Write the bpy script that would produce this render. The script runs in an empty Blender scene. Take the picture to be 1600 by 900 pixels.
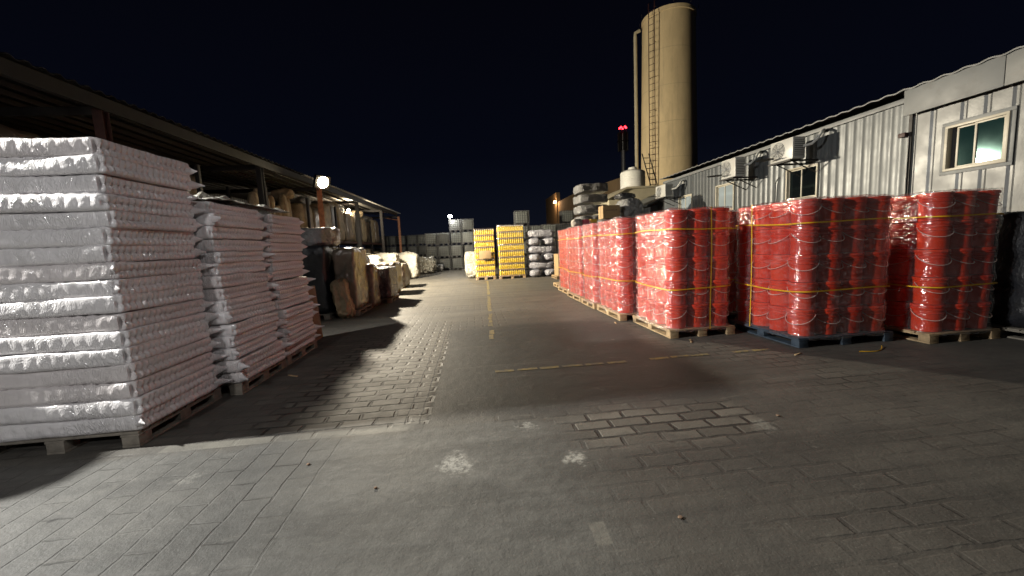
import bpy, bmesh, math, random
from mathutils import Vector, Matrix, noise as mnoise
R = math.radians
random.seed(7)
sc = bpy.context.scene
COL = sc.collection

# ------------------------------------------------------------------ camera
PSI, TH, RHO, FPX, HC = R(5.6), R(6.2), R(2.7), 600.0, 1.6
F = Vector((math.sin(PSI)*math.cos(TH), math.cos(PSI)*math.cos(TH), -math.sin(TH)))
R0 = Vector((math.cos(PSI), -math.sin(PSI), 0)); U0 = R0.cross(F)
CR = R0*math.cos(RHO) - U0*math.sin(RHO); CU = U0*math.cos(RHO) + R0*math.sin(RHO)
cam = bpy.data.objects.new('camera', bpy.data.cameras.new('camera')); COL.objects.link(cam)
m = Matrix((CR, CU, -F)).transposed().to_4x4(); m.translation = (0, 0, HC); cam.matrix_world = m
cam.data.sensor_width = 36; cam.data.lens = 36*FPX/1600; cam.data.clip_end = 2000; cam.data.clip_start = .05
sc.camera = cam

# ------------------------------------------------------------------ tagging helpers
def tag(o, label=None, cat=None, group=None, kind=None):
    if label: o['label'] = label
    if cat: o['category'] = cat
    if group: o['group'] = group
    if kind: o['kind'] = kind
    return o
def thing(name, label, cat, loc=(0, 0, 0), rz=0, group=None):
    o = bpy.data.objects.new(name, None); COL.objects.link(o)
    o.location = loc; o.rotation_euler = (0, 0, rz); o.empty_display_size = .2
    return tag(o, label, cat, group)
def copy_tree(o, parent=None):
    c = o.copy(); COL.objects.link(c)
    if parent: c.parent = parent
    for ch in o.children: copy_tree(ch, c)
    return c

# ------------------------------------------------------------------ mesh builder
class MB:
    def __init__(s): s.v = []; s.f = []
    def add(s, v, f):
        b = len(s.v); s.v += [tuple(p) for p in v]; s.f += [tuple(b+i for i in q) for q in f]; return s
    def box(s, x0, x1, y0, y1, z0, z1, bev=0, M=None):
        if bev > 0:
            bm = bmesh.new(); bmesh.ops.create_cube(bm, size=1)
            for p in bm.verts: p.co = ((x0+x1)/2+p.co.x*(x1-x0), (y0+y1)/2+p.co.y*(y1-y0), (z0+z1)/2+p.co.z*(z1-z0))
            bmesh.ops.bevel(bm, geom=bm.edges[:], offset=bev, segments=2, affect='EDGES', profile=.6)
            bm.verts.index_update(); V = [p.co.copy() for p in bm.verts]; Fc = [[p.index for p in f.verts] for f in bm.faces]; bm.free()
        else:
            V = [Vector(p) for p in ((x0,y0,z0),(x1,y0,z0),(x1,y1,z0),(x0,y1,z0),(x0,y0,z1),(x1,y0,z1),(x1,y1,z1),(x0,y1,z1))]
            Fc = [(3,2,1,0),(4,5,6,7),(0,1,5,4),(1,2,6,5),(2,3,7,6),(3,0,4,7)]
        if M: V = [M @ p for p in V]
        return s.add(V, Fc)
    def lathe(s, prof, n=24, c=(0, 0, 0), cap=True):
        V = [(c[0]+r*math.cos(2*math.pi*k/n), c[1]+r*math.sin(2*math.pi*k/n), c[2]+z) for r, z in prof for k in range(n)]
        Fc = [(i*n+k, i*n+(k+1) % n, (i+1)*n+(k+1) % n, (i+1)*n+k) for i in range(len(prof)-1) for k in range(n)]
        if cap: Fc += [tuple(range(n-1, -1, -1)), tuple((len(prof)-1)*n+k for k in range(n))]
        return s.add(V, Fc)
    def tube(s, pts, r, n=6, cap=True):
        pts = [Vector(p) for p in pts]; V = []; rr = r if isinstance(r, (list, tuple)) else [r]*len(pts)
        up = None
        for i, p in enumerate(pts):
            d = (pts[min(i+1, len(pts)-1)]-pts[max(i-1, 0)]).normalized()
            if up is None: up = Vector((0, 0, 1)) if abs(d.z) < .9 else Vector((1, 0, 0))
            a = d.cross(up)
            if a.length < 1e-6: a = d.orthogonal()
            a.normalize(); b = a.cross(d); up = b
            V += [p+(a*math.cos(2*math.pi*k/n)+b*math.sin(2*math.pi*k/n))*rr[i] for k in range(n)]
        Fc = [(i*n+k, (i+1)*n+k, (i+1)*n+(k+1) % n, i*n+(k+1) % n) for i in range(len(pts)-1) for k in range(n)]
        if cap: Fc += [tuple(range(n)), tuple((len(pts)-1)*n+k for k in range(n-1, -1, -1))]
        return s.add(V, Fc)
    def strip(s, rows, close=False):
        n = len(rows[0]); V = [p for r in rows for p in r]; k1 = n if close else n-1
        return s.add(V, [(i*n+k, i*n+(k+1) % n, (i+1)*n+(k+1) % n, (i+1)*n+k) for i in range(len(rows)-1) for k in range(k1)])
    def prism(s, poly, axis, a, b):
        # polygon in the two other axes, extruded from a to b
        def P(q, t): return {'x': (t, q[0], q[1]), 'y': (q[0], t, q[1]), 'z': (q[0], q[1], t)}[axis]
        n = len(poly); V = [P(q, a) for q in poly]+[P(q, b) for q in poly]
        return s.add(V, [tuple(range(n-1, -1, -1)), tuple(range(n, 2*n))]+[(i, (i+1) % n, n+(i+1) % n, n+i) for i in range(n)])
    def build(s, name, mat, parent=None, smooth=True, angle=40, recalc=True):
        me = bpy.data.meshes.new(name); me.from_pydata(s.v, [], s.f); me.update()
        if recalc:
            bm = bmesh.new(); bm.from_mesh(me); bmesh.ops.recalc_face_normals(bm, faces=bm.faces[:]); bm.to_mesh(me); bm.free()
        if smooth:
            me.shade_smooth(); me.set_sharp_from_angle(angle=R(angle))
        o = bpy.data.objects.new(name, me); COL.objects.link(o)
        for mm in (mat if isinstance(mat, (list, tuple)) else [mat]): me.materials.append(mm)
        if parent: o.parent = parent
        return o

# ------------------------------------------------------------------ material helpers
class N:
    def __init__(s, name):
        s.m = bpy.data.materials.new(name); s.m.use_nodes = True
        s.t = s.m.node_tree; s.t.nodes.clear(); s.out = s.t.nodes.new('ShaderNodeOutputMaterial')
    def n(s, typ, **kw):
        x = s.t.nodes.new(typ)
        for k, v in kw.items(): setattr(x, k, v)
        return x
    def link(s, a, b): s.t.links.new(a, b)
    def put(s, sock, v):
        if v is None: return
        if isinstance(v, bpy.types.NodeSocket): s.link(v, sock)
        elif isinstance(v, (tuple, list)) and len(v) == 3 and sock.type == 'RGBA': sock.default_value = (*v, 1)
        else: sock.default_value = v
    def coord(s, kind='Object', scale=(1, 1, 1), loc=(0, 0, 0), rot=(0, 0, 0)):
        tc = s.n('ShaderNodeTexCoord'); mp = s.n('ShaderNodeMapping')
        s.link(tc.outputs[kind], mp.inputs[0]); mp.inputs['Scale'].default_value = scale
        mp.inputs['Location'].default_value = loc; mp.inputs['Rotation'].default_value = rot
        return mp.outputs[0]
    def world(s, scale=(1, 1, 1)):
        g = s.n('ShaderNodeNewGeometry'); mp = s.n('ShaderNodeMapping'); s.link(g.outputs['Position'], mp.inputs[0])
        mp.inputs['Scale'].default_value = scale; return mp.outputs[0]
    def noise(s, scale=5, detail=4, rough=.55, dist=0, vec=None, color=False):
        x = s.n('ShaderNodeTexNoise'); x.inputs['Scale'].default_value = scale; x.inputs['Detail'].default_value = detail
        x.inputs['Roughness'].default_value = rough; x.inputs['Distortion'].default_value = dist
        if vec is not None: s.link(vec, x.inputs['Vector'])
        return x.outputs['Color' if color else 'Fac']
    def voro(s, scale=5, vec=None, feature='F1', out='Distance', rnd=1):
        x = s.n('ShaderNodeTexVoronoi', feature=feature); x.inputs['Scale'].default_value = scale; x.inputs['Randomness'].default_value = rnd
        if vec is not None: s.link(vec, x.inputs['Vector'])
        return x.outputs[out]
    def ramp(s, fac, stops):
        x = s.n('ShaderNodeValToRGB'); e = x.color_ramp.elements
        while len(e) < len(stops): e.new(.5)
        for i, (p, c) in enumerate(stops):
            e[i].position = p; e[i].color = (*c, 1) if isinstance(c, (tuple, list)) else (c, c, c, 1)
        s.link(fac, x.inputs[0]); return x.outputs[0]
    def math(s, op, a, b=None, c=None, clamp=False):
        x = s.n('ShaderNodeMath', operation=op, use_clamp=clamp)
        for i, v in enumerate((a, b, c)):
            if v is not None: s.put(x.inputs[i], v)
        return x.outputs[0]
    def sstep(s, v, a, b):
        x = s.n('ShaderNodeMapRange', interpolation_type='SMOOTHSTEP'); s.put(x.inputs[0], v)
        x.inputs[1].default_value = a; x.inputs[2].default_value = b; x.inputs[3].default_value = 0; x.inputs[4].default_value = 1
        return x.outputs[0]
    def mix(s, fac, a, b, blend='MIX'):
        x = s.n('ShaderNodeMix', data_type='RGBA', blend_type=blend)
        s.put(x.inputs[0], fac); s.put(x.inputs[6], a); s.put(x.inputs[7], b); return x.outputs[2]
    def bump(s, h, strength=.3, dist=.01, normal=None):
        x = s.n('ShaderNodeBump'); s.put(x.inputs['Strength'], strength); x.inputs['Distance'].default_value = dist
        s.link(h, x.inputs['Height'])
        if normal is not None: s.link(normal, x.inputs['Normal'])
        return x.outputs[0]
    def pbr(s, color, rough=.6, metal=0, normal=None, coat=0, coat_rough=.1, spec=.5, emit=None, estr=0, trans=0, alpha=None, sss=0, tint=None):
        p = s.n('ShaderNodeBsdfPrincipled'); i = p.inputs
        s.put(i['Base Color'], color); s.put(i['Roughness'], rough); s.put(i['Metallic'], metal)
        if normal is not None: s.link(normal, i['Normal'])
        i['Coat Weight'].default_value = coat; i['Coat Roughness'].default_value = coat_rough
        if coat and normal is not None: s.link(normal, i['Coat Normal'])
        i['Specular IOR Level'].default_value = spec; i['Transmission Weight'].default_value = trans
        if emit is not None: s.put(i['Emission Color'], emit); s.put(i['Emission Strength'], estr)
        if alpha is not None: s.put(i['Alpha'], alpha)
        if tint: s.put(i['Specular Tint'], tint)
        return p.outputs[0]
    def done(s, sh): s.link(sh, s.out.inputs[0]); return s.m

def simple(name, col, rough=.6, metal=0, var=.25, scale=6, bump=.15, bscale=40, bdist=.004, coat=0, spec=.5, dirt=None):
    n = N(name); w = n.world()
    f = n.noise(scale, 5, .6, vec=w)
    c = n.mix(n.ramp(f, [(.3, 0.0), (.7, 1.0)]), tuple(x*(1-var) for x in col), tuple(min(1, x*(1+var)) for x in col))
    if dirt: c = n.mix(n.ramp(n.noise(2.3, 6, .7, vec=w), [(.5, 0.0), (.72, .8)]), c, dirt)
    nm = n.bump(n.noise(bscale, 4, .6, vec=w), bump, bdist)
    rg = n.math('MULTIPLY_ADD', n.noise(scale*2.1, 3, vec=w), .25, rough-.12, clamp=True)
    return n.done(n.pbr(c, rg, metal, nm, coat=coat, spec=spec))

M = {}
M['steel'] = simple('galvanised_steel', (.42, .43, .44), .42, .7, .2, 9)
M['cage'] = simple('tote_cage_steel', (.09, .09, .09), .5, .3, .2, 9)
M['dark_steel'] = simple('dark_painted_steel', (.016, .012, .011), .55, .0, .35, 5)
M['red_steel'] = simple('red_oxide_steel', (.05, .016, .012), .55, 0, .3, 7)
M['orange_steel'] = simple('faded_orange_steel', (.42, .17, .08), .55, 0, .3, 7)
M['wood'] = simple('pallet_wood', (.42, .30, .17), .75, 0, .35, 7, .5, 30, .006, dirt=(.12, .085, .055))
M['blue_wood'] = simple('slate_blue_pallet_paint', (.040, .058, .082), .6, 0, .35, 9, .3, 30, .005)
M['grey_wood'] = simple('weathered_grey_wood', (.20, .18, .15), .8, 0, .4, 8, .4, 35, .005)
M['yellow_strap'] = simple('yellow_polypropylene_band', (.80, .46, .02), .38, 0, .12, 12, .1)
M['concrete_tan'] = None
M['black_plastic'] = simple('black_plastic', (.018, .018, .02), .42, 0, .3, 8)
M['card'] = simple('cardboard', (.42, .29, .15), .8, 0, .12, 4, .2, 60)
M['card_dark'] = simple('weathered_cardboard', (.20, .13, .085), .85, 0, .2, 4, .2, 60)
M['ac_white'] = simple('ac_white_enamel', (.50, .50, .47), .35, 0, .06, 4, .05, dirt=(.42, .40, .35))
M['cream_frame'] = simple('cream_aluminium', (.52, .48, .38), .4, 0, .1, 6, .08)
M['tank_white'] = simple('white_polyethylene', (.72, .72, .68), .5, 0, .08, 3, .15)
M['cream_wall'] = simple('cream_render', (.50, .45, .32), .85, 0, .15, 2, .3)
M['brown_wall'] = simple('brown_plaster', (.17, .115, .06), .9, 0, .2, .8, .3, 20)
M['grey_fascia'] = simple('grey_flat_sheet', (.19, .20, .20), .5, 0, .08, 2, .12, 3, .01, dirt=(.14, .14, .135))
M['hose'] = simple('pale_pipe_insulation', (.62, .62, .58), .6, 0, .1, 9)
M['roof_shade'] = simple('shade_toned_roof_sheet', (.011, .0105, .010), .6, 0, .35, 3)  # near-black: shade put into the colour of the near shed roof and edge beam
M['roof_pale'] = simple('pale_roof_sheet', (.62, .60, .54), .6, 0, .15, 2)
M['yellow_bottle'] = simple('yellow_bottle_plastic', (.85, .60, .015), .3, 0, .12, 20, .05)
M['cap_white'] = simple('white_cap_plastic', (.8, .78, .72), .4, 0, .08, 20, .05)

def sack_mat(name, col, rough=.75, bs=.5, sheen=0, var=.35, bd=.09):
    n = N(name); w = n.world()
    c = n.mix(n.ramp(n.noise(3.2, 6, .65, vec=w), [(.3, 0.0), (.7, 1.0)]), tuple(x*(1-var) for x in col), tuple(min(1, x*(1+var)) for x in col))
    h = n.math('ADD', n.noise(6, 6, .6, 1.4, vec=w), n.math('MULTIPLY', n.noise(30, 3, .5, .6, vec=w), .35))
    return n.done(n.pbr(c, rough, 0, n.bump(h, min(1, bs*1.6), bd), coat=sheen, coat_rough=.25))
M['sack_tan'] = sack_mat('tan_woven_sack', (.30, .23, .14), .6, .5, .25, bd=.04)
M['sack_brown'] = sack_mat('brown_wrapped_sack', (.17, .135, .10), .38, .18, .6, .25, bd=.03)
M['sack_white'] = sack_mat('white_woven_sack', (.42, .40, .34), .6, .5, .2, .15)
M['tarp_black'] = sack_mat('black_tarpaulin', (.010, .011, .015), .45, .3, .15, bd=.03)
M['film_grey'] = sack_mat('grey_film_bale', (.26, .26, .26), .28, .8, .6)
M['film_pale'] = sack_mat('pale_film_bale', (.42, .40, .34), .25, .9, .7, .2)
M['film_dusk'] = sack_mat('dusky_film_load', (.085, .07, .085), .25, .8, .6)
M['film_silver'] = sack_mat('silver_grey_roll_film', (.38, .38, .42), .25, .6, .5, .15)
M['film_blackish'] = sack_mat('dark_film_bag', (.045, .045, .05), .3, .8, .4)

def pack_mat(name, col, seed):
    n = N(name); o = n.coord('Object', loc=(seed, seed*.7, 0)); w = n.world()
    # fine creases that fan down from the heat-sealed upper edge
    h1 = n.noise(1, 1.5, .5, 2.6, vec=n.coord('Object', (15, 15, 6), (seed, 0, 3), (.25, .3, 0)))
    rg = n.math('SUBTRACT', 1.0, n.math('MULTIPLY', n.math('ABSOLUTE', n.math('SUBTRACT', h1, .5)), 8), clamp=True)
    h2 = n.noise(1, 3, .5, .8, vec=n.coord('Object', (6, 6, 10), (seed*2, 1, 0)))
    tcn = n.n('ShaderNodeTexCoord'); sn = n.n('ShaderNodeSeparateXYZ'); n.link(tcn.outputs['Normal'], sn.inputs[0])
    amt = n.math('MULTIPLY', n.ramp(n.noise(1.7, 3, .5, vec=w), [(.40, .12), (.62, 1.0)]), n.math('MULTIPLY_ADD', n.math('ABSOLUTE', sn.outputs[1]), .85, .15))
    h = n.math('ADD', n.math('MULTIPLY', n.math('MULTIPLY', rg, amt), .5), n.math('MULTIPLY', h2, .4))
    c = n.mix(n.ramp(n.noise(2.1, 5, .6, vec=w), [(.35, 0.0), (.75, 1.0)]), col, tuple(x*.86 for x in col))
    nm = n.bump(h, .6, .022)
    p = n.pbr(c, .36, 0, nm, coat=.9, coat_rough=.09)
    return n.done(p)
M['pack'] = pack_mat('white_jar_pack_film', (.78, .76, .77), 1.0)
M['pack_b'] = pack_mat('white_jar_pack_film_dull', (.72, .68, .68), 4.0)

def bucket_mat():
    n = N('red_bucket_plastic'); w = n.world(); oi = n.n('ShaderNodeObjectInfo')
    c = n.mix(oi.outputs['Random'], (.72, .036, .009), (.80, .056, .013))
    c = n.mix(n.ramp(n.noise(5, 5, .6, vec=w), [(.55, 0.0), (.8, .4)]), c, (.50, .03, .022))
    return n.done(n.pbr(c, .33, 0, n.bump(n.noise(14, 2, vec=w), .06, .01), spec=.5))
M['bucket'] = bucket_mat()
M['wire'] = simple('pinkish_white_handle_wire', (.72, .55, .50), .35, 0, .1, 20, .05)

def film_mat(name, tint, base, haze, seed, gloss=.34, hs=.8):
    """Clear stretch film: mostly see-through, with glossy creases and milky patches where it is doubled."""
    n = N(name); w = n.world()
    mp = n.n('ShaderNodeMapping'); n.link(w, mp.inputs[0]); mp.inputs['Location'].default_value = (seed*3.1, seed*1.7, seed)
    mp.inputs['Scale'].default_value = (1, 1, 1)
    mp2 = n.n('ShaderNodeMapping'); n.link(w, mp2.inputs[0]); mp2.inputs['Location'].default_value = (seed, 0, seed*2)
    mp2.inputs['Rotation'].default_value = (.35, .3, .2); mp2.inputs['Scale'].default_value = (2.2, 2.2, 8)
    cre = n.noise(2.6, 5, .62, 2.8, vec=mp2.outputs[0])
    fine = n.noise(17, 4, .6, 1.6, vec=mp.outputs[0])
    fr2 = n.math('SUBTRACT', 1.0, n.math('MULTIPLY', n.math('ABSOLUTE', n.math('SUBTRACT', fine, .5)), 7), clamp=True)
    nb1 = n.noise(2.8, 1.0, .4, 1.6, vec=mp2.outputs[0]); nb2 = n.noise(10, .8, .4, 1.3, vec=mp.outputs[0])
    h = n.math('ADD', nb1, n.math('MULTIPLY', nb2, .45))
    nm = n.bump(h, hs, .032)
    # milky where doubled: bands and ridges of the crease noise
    ridge = n.math('SUBTRACT', 1.0, n.math('MULTIPLY', n.math('ABSOLUTE', n.math('SUBTRACT', cre, .5)), 9), clamp=True)
    band = n.ramp(n.noise(1.5, 4, .6, .7, vec=mp2.outputs[0]), [(.46, 0.0), (.72, 1.0)])
    mk = n.math('ADD', base, n.math('MULTIPLY', n.math('ADD', n.math('MULTIPLY', band, .40), n.math('ADD', n.math('MULTIPLY', ridge, .35), n.math('MULTIPLY', n.math('POWER', fr2, 2.5), n.math('MULTIPLY_ADD', band, 1.2, .35)))), haze), clamp=True)
    tr = n.n('ShaderNodeBsdfTransparent'); tr.inputs[0].default_value = (*tint, 1)
    di = n.n('ShaderNodeBsdfDiffuse'); di.inputs[0].default_value = (.86, .72, .74, 1); n.link(nm, di.inputs['Normal'])
    gl = n.n('ShaderNodeBsdfGlossy'); gl.inputs['Roughness'].default_value = .135; n.link(nm, gl.inputs['Normal'])
    a = n.n('ShaderNodeMixShader'); n.link(mk, a.inputs[0]); n.link(tr.outputs[0], a.inputs[1]); n.link(di.outputs[0], a.inputs[2])
    lw = n.n('ShaderNodeLayerWeight'); lw.inputs[0].default_value = .5
    gf = n.math('MULTIPLY_ADD', n.math('POWER', lw.outputs['Facing'], 4), gloss, .14, clamp=True)
    b = n.n('ShaderNodeMixShader'); n.link(gf, b.inputs[0]); n.link(a.outputs[0], b.inputs[1]); n.link(gl.outputs[0], b.inputs[2])
    return n.done(b.outputs[0])
FILM = {'clear': film_mat('clear_stretch_film', (.98, .97, .97), .0, .06, 1.0, .5),
        'milky': film_mat('milky_stretch_film', (.97, .95, .96), .015, .17, 2.0, .6),
        'mid': film_mat('hazy_stretch_film', (.98, .96, .96), .004, .12, 3.0, .55)}

def corrugated_mat(name, col, dirt):
    n = N(name); w = n.world()
    c = n.mix(n.ramp(n.noise(1.1, 6, .65, vec=n.world((1, 1, .35))), [(.35, 0.0), (.75, 1.0)]), col, tuple(x*.78 for x in col))
    c = n.mix(n.ramp(n.noise(9, 5, .7, vec=n.world((1, 1, .12))), [(.62, 0.0), (.8, .6)]), c, dirt)
    h = n.math('ADD', n.noise(5, 3, .5, vec=n.world((1, 1, .4))), n.math('MULTIPLY', n.noise(26, 2, vec=w), .25))
    return n.done(n.pbr(c, n.math('MULTIPLY_ADD', n.noise(3, 3, vec=w), .3, .26), .25, n.bump(h, .22, .015), spec=.6))
M['corr'] = corrugated_mat('grey_corrugated_sheet', (.112, .122, .127), (.075, .075, .073))
M['corr_b'] = corrugated_mat('grey_ribbed_panel', (.110, .115, .117), (.21, .20, .19))
M['corr_dark'] = corrugated_mat('dark_corrugated_sheet', (.07, .065, .06), (.05, .05, .05))

def silo_mat():
    n = N('tan_concrete_silo'); w = n.world()
    c = n.mix(n.ramp(n.noise(.9, 7, .65, vec=n.world((1, 1, .5))), [(.3, 0.0), (.7, 1.0)]), (.80, .64, .38), (.64, .51, .30))
    c = n.mix(n.ramp(n.noise(2.2, 6, .7, vec=n.world((1, 1, .12))), [(.55, 0.0), (.8, .55)]), c, (.33, .27, .18))
    c = n.mix(n.ramp(n.noise(3.5, 5, .7, vec=n.world((1, 1, .05))), [(.58, 0.0), (.80, .5)]), c, (.40, .33, .22))
    sz = n.n('ShaderNodeSeparateXYZ'); n.link(n.world(), sz.inputs[0])
    jn = n.math('LESS_THAN', n.math('FRACT', n.math('MULTIPLY_ADD', sz.outputs[2], .42, n.math('MULTIPLY', n.noise(3, 2, vec=w), .012))), .022)
    c = n.mix(n.math('MULTIPLY', jn, n.math('MULTIPLY', n.noise(1.2, 4, vec=w), .45)), c, (.30, .24, .16))
    rings_src = n.n('ShaderNodeSeparateXYZ')
    rings = n.math('ABSOLUTE', n.math('SINE', n.math('MULTIPLY', rings_src.outputs[2], 1.0)))
    s = rings_src; n.link(w, s.inputs[0])
    h = n.math('ADD', n.noise(14, 5, .6, vec=w), n.math('MULTIPLY', rings, .2))
    return n.done(n.pbr(c, .9, 0, n.bump(h, .35, .03)))
M['silo'] = silo_mat()

def ibc_mat(name, col):
    n = N(name); w = n.world(); oi = n.n('ShaderNodeObjectInfo')
    c = n.mix(oi.outputs['Random'], col, tuple(x*.42 for x in col))
    c = n.mix(n.ramp(n.noise(2, 4, .6, vec=w), [(.45, 0.0), (.7, .6)]), c, tuple(x*.6 for x in col))
    return n.done(n.pbr(c, .45, 0, n.bump(n.noise(6, 3, vec=w), .2, .02)))
M['ibc'] = ibc_mat('translucent_white_tote', (.23, .25, .23))
M['ibc_dark'] = ibc_mat('black_tote', (.03, .035, .04))

def glass(name, col, rough=.04):
    n = N(name); w = n.world()
    nm = n.bump(n.noise(1.5, 2, vec=w), .03, .02)
    return n.done(n.pbr(n.mix(n.noise(1.2, 3, vec=w), col, tuple(x*.6 for x in col)), n.math('MULTIPLY_ADD', n.noise(3, 4, vec=w), .03, rough), 0, nm, spec=.6, tint=(.55, 1, .95)))
M['glass_teal'] = glass('dark_teal_glass', (.006, .022, .024))
M['glass_black'] = glass('black_window_glass', (.006, .008, .009))
M['glass_pale'] = glass('pale_curtained_glass', (.34, .40, .44), .2)
def emis(name, col, st):
    n = N(name); e = n.n('ShaderNodeEmission'); e.inputs[0].default_value = (*col, 1); e.inputs[1].default_value = st; return n.done(e.outputs[0])
M['lamp_warm'] = emis('lit_floodlight_lens', (1, .84, .55), 90)
M['lamp_cool'] = emis('lit_cool_lens', (.95, 1, .93), 60)
M['lamp_orange'] = emis('lit_bulkhead_lens', (1, .6, .28), 14)
M['lamp_red'] = emis('red_beacon_lens', (1, .02, .03), 10)

# ------------------------------------------------------------------ ground
def ground_mat():
    n = N('yard_paving'); g = n.n('ShaderNodeNewGeometry'); w = g.outputs['Position']
    sp = n.n('ShaderNodeSeparateXYZ')
    wob = n.noise(1.3, 4, .6, vec=w, color=True)
    va = n.n('ShaderNodeVectorMath', operation='MULTIPLY_ADD'); n.link(wob, va.inputs[0]); va.inputs[1].default_value = (.5, .5, 0); va.inputs[2].default_value = (-.25, -.25, 0)
    vb = n.n('ShaderNodeVectorMath', operation='ADD'); n.link(va.outputs[0], vb.inputs[0]); n.link(w, vb.inputs[1])
    n.link(vb.outputs[0], sp.inputs[0]); X, Y = sp.outputs[0], sp.outputs[1]          # wobbled coordinates for soft borders
    s2 = n.n('ShaderNodeSeparateXYZ'); n.link(w, s2.inputs[0]); X0, Y0 = s2.outputs[0], s2.outputs[1]
    jit = n.noise(4.5, 3, .5, vec=w, color=True)
    vj = n.n('ShaderNodeVectorMath', operation='MULTIPLY_ADD'); n.link(jit, vj.inputs[0]); vj.inputs[1].default_value = (.05, .05, 0); n.link(w, vj.inputs[2])
    def bricks(bw, bh, rot, c1, c2, mortar=.011):
        mp = n.n('ShaderNodeMapping'); n.link(vj.outputs[0], mp.inputs[0]); mp.inputs['Rotation'].default_value = (0, 0, rot)
        b = n.n('ShaderNodeTexBrick'); n.link(mp.outputs[0], b.inputs[0])
        b.inputs['Scale'].default_value = 1; b.inputs['Brick Width'].default_value = bw; b.inputs['Row Height'].default_value = bh
        b.inputs['Mortar Size'].default_value = mortar; b.inputs['Mortar Smooth'].default_value = .5; b.inputs['Bias'].default_value = 0
        b.inputs['Color1'].default_value = (*c1, 1); b.inputs['Color2'].default_value = (*c2, 1); b.inputs['Mortar'].default_value = (.016, .014, .012, 1)
        return b.outputs['Color'], b.outputs['Fac']
    ac, af = bricks(.33, .155, 0, (.175, .160, .135), (.080, .072, .061), .022)
    bc, bf = bricks(.40, .20, R(90), (.105, .103, .096), (.080, .078, .073), .009)
    sc_, sf = bricks(.46, .14, R(90), (.150, .140, .120), (.120, .110, .095))
    def box(x0, x1, y0, y1, e=.06, a=X, b=Y):
        r = n.math('MULTIPLY', n.sstep(a, x0-e, x0+e), n.math('SUBTRACT', 1, n.sstep(a, x1-e, x1+e)))
        q = n.math('MULTIPLY', n.sstep(b, y0-e, y0+e), n.math('SUBTRACT', 1, n.sstep(b, y1-e, y1+e)))
        return n.math('MULTIPLY', r, q)
    big = n.noise(.55, 6, .62, vec=w); mid = n.noise(2.4, 6, .65, vec=w); fine = n.noise(55, 4, .6, vec=w)
    # worn smooth ground: dust and old asphalt that fill the joints
    smooth = n.mix(n.ramp(big, [(.32, 0.0), (.68, 1.0)]), (.068, .063, .056), (.120, .112, .098))
    smooth = n.mix(n.ramp(mid, [(.45, 0.0), (.75, .6)]), smooth, (.045, .042, .040))
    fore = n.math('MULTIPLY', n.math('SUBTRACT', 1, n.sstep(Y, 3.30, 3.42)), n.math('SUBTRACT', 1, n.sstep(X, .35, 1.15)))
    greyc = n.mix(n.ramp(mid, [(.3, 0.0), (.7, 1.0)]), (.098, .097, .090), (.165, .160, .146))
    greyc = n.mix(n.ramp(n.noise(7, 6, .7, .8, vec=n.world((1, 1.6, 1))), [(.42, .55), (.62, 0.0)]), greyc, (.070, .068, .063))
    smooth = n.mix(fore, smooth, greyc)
    dark = box(-.53, 2.7, 3.5, 7.6, .18)  # smooth asphalt, coloured darker still to deepen the shadow across the lane
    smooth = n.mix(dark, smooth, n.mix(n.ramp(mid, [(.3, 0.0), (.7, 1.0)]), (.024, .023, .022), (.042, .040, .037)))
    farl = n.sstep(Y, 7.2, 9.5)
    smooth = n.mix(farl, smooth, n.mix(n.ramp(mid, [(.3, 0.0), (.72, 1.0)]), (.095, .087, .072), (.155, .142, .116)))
    # how much of the block pattern still shows
    show = n.ramp(n.noise(.9, 5, .6, vec=w), [(.42, 0.0), (.62, 1.0)])
    tyre = n.noise(1, 5, .6, .4, vec=n.world((.22, 3.2, 1)))
    smooth = n.mix(n.ramp(tyre, [(.46, 0.0), (.64, .75)]), smooth, n.mix(.55, smooth, (.03, .029, .027)))
    smooth = n.mix(n.ramp(tyre, [(.28, .45), (.42, 0.0)]), smooth, (.145, .14, .125))
    patch = box(-2.1, -.53, 3.5, 8.6, .05, X0, Y0)
    patch = n.math('MULTIPLY', patch, n.math('SUBTRACT', 1, n.math('MULTIPLY', n.sstep(Y, 6.0, 8.0), .75)))
    strip_ = box(-.83, -.53, 3.5, 8.0, .02, X0, Y0)
    rightf = n.math('MULTIPLY', n.sstep(X, .45, 1.0), n.math('SUBTRACT', 1, n.sstep(Y, 3.35, 3.75)))
    rpat = box(.75, 2.5, 2.80, 3.42, .16)
    leftf = n.math('MULTIPLY', n.math('SUBTRACT', 1, n.sstep(X, -1.55, -1.0)), n.math('SUBTRACT', 1, n.sstep(Y, 3.25, 3.42)))
    gen = n.math('MULTIPLY', show, .40)
    a_amt = n.math('MAXIMUM', n.math('MAXIMUM', patch, n.math('MULTIPLY', rpat, .8)), n.math('MULTIPLY', rightf, n.math('MULTIPLY_ADD', show, .34, .06)))
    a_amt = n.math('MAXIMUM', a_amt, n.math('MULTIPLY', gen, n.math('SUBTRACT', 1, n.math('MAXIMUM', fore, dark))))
    dropout = n.ramp(n.noise(2.7, 4, .6, vec=w), [(.50, 1.0), (.64, .25)])
    a_amt = n.math('MULTIPLY', a_amt, dropout)
    rb = n.mix(rightf, ac, n.mix(n.ramp(mid, [(.3, 0.0), (.7, 1.0)]), n.mix(.65, ac, (.034, .027, .024)), n.mix(.55, ac, (.052, .042, .037))))
    rb = n.mix(rpat, rb, ac)
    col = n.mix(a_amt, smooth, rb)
    b_amt = n.math('MULTIPLY', leftf, n.math('MULTIPLY_ADD', show, .60, .18))
    col = n.mix(n.math('MULTIPLY', b_amt, .85), col, bc)
    col = n.mix(strip_, col, sc_)
    # pale kerb row, painted blotches, oil spots
    krow = box(-2.75, -.62, 3.38, 3.50, .012, X0, Y0)
    col = n.mix(n.math('MULTIPLY', krow, n.ramp(mid, [(.35, .75), (.7, .2)])), col, (.21, .20, .17))
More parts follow.
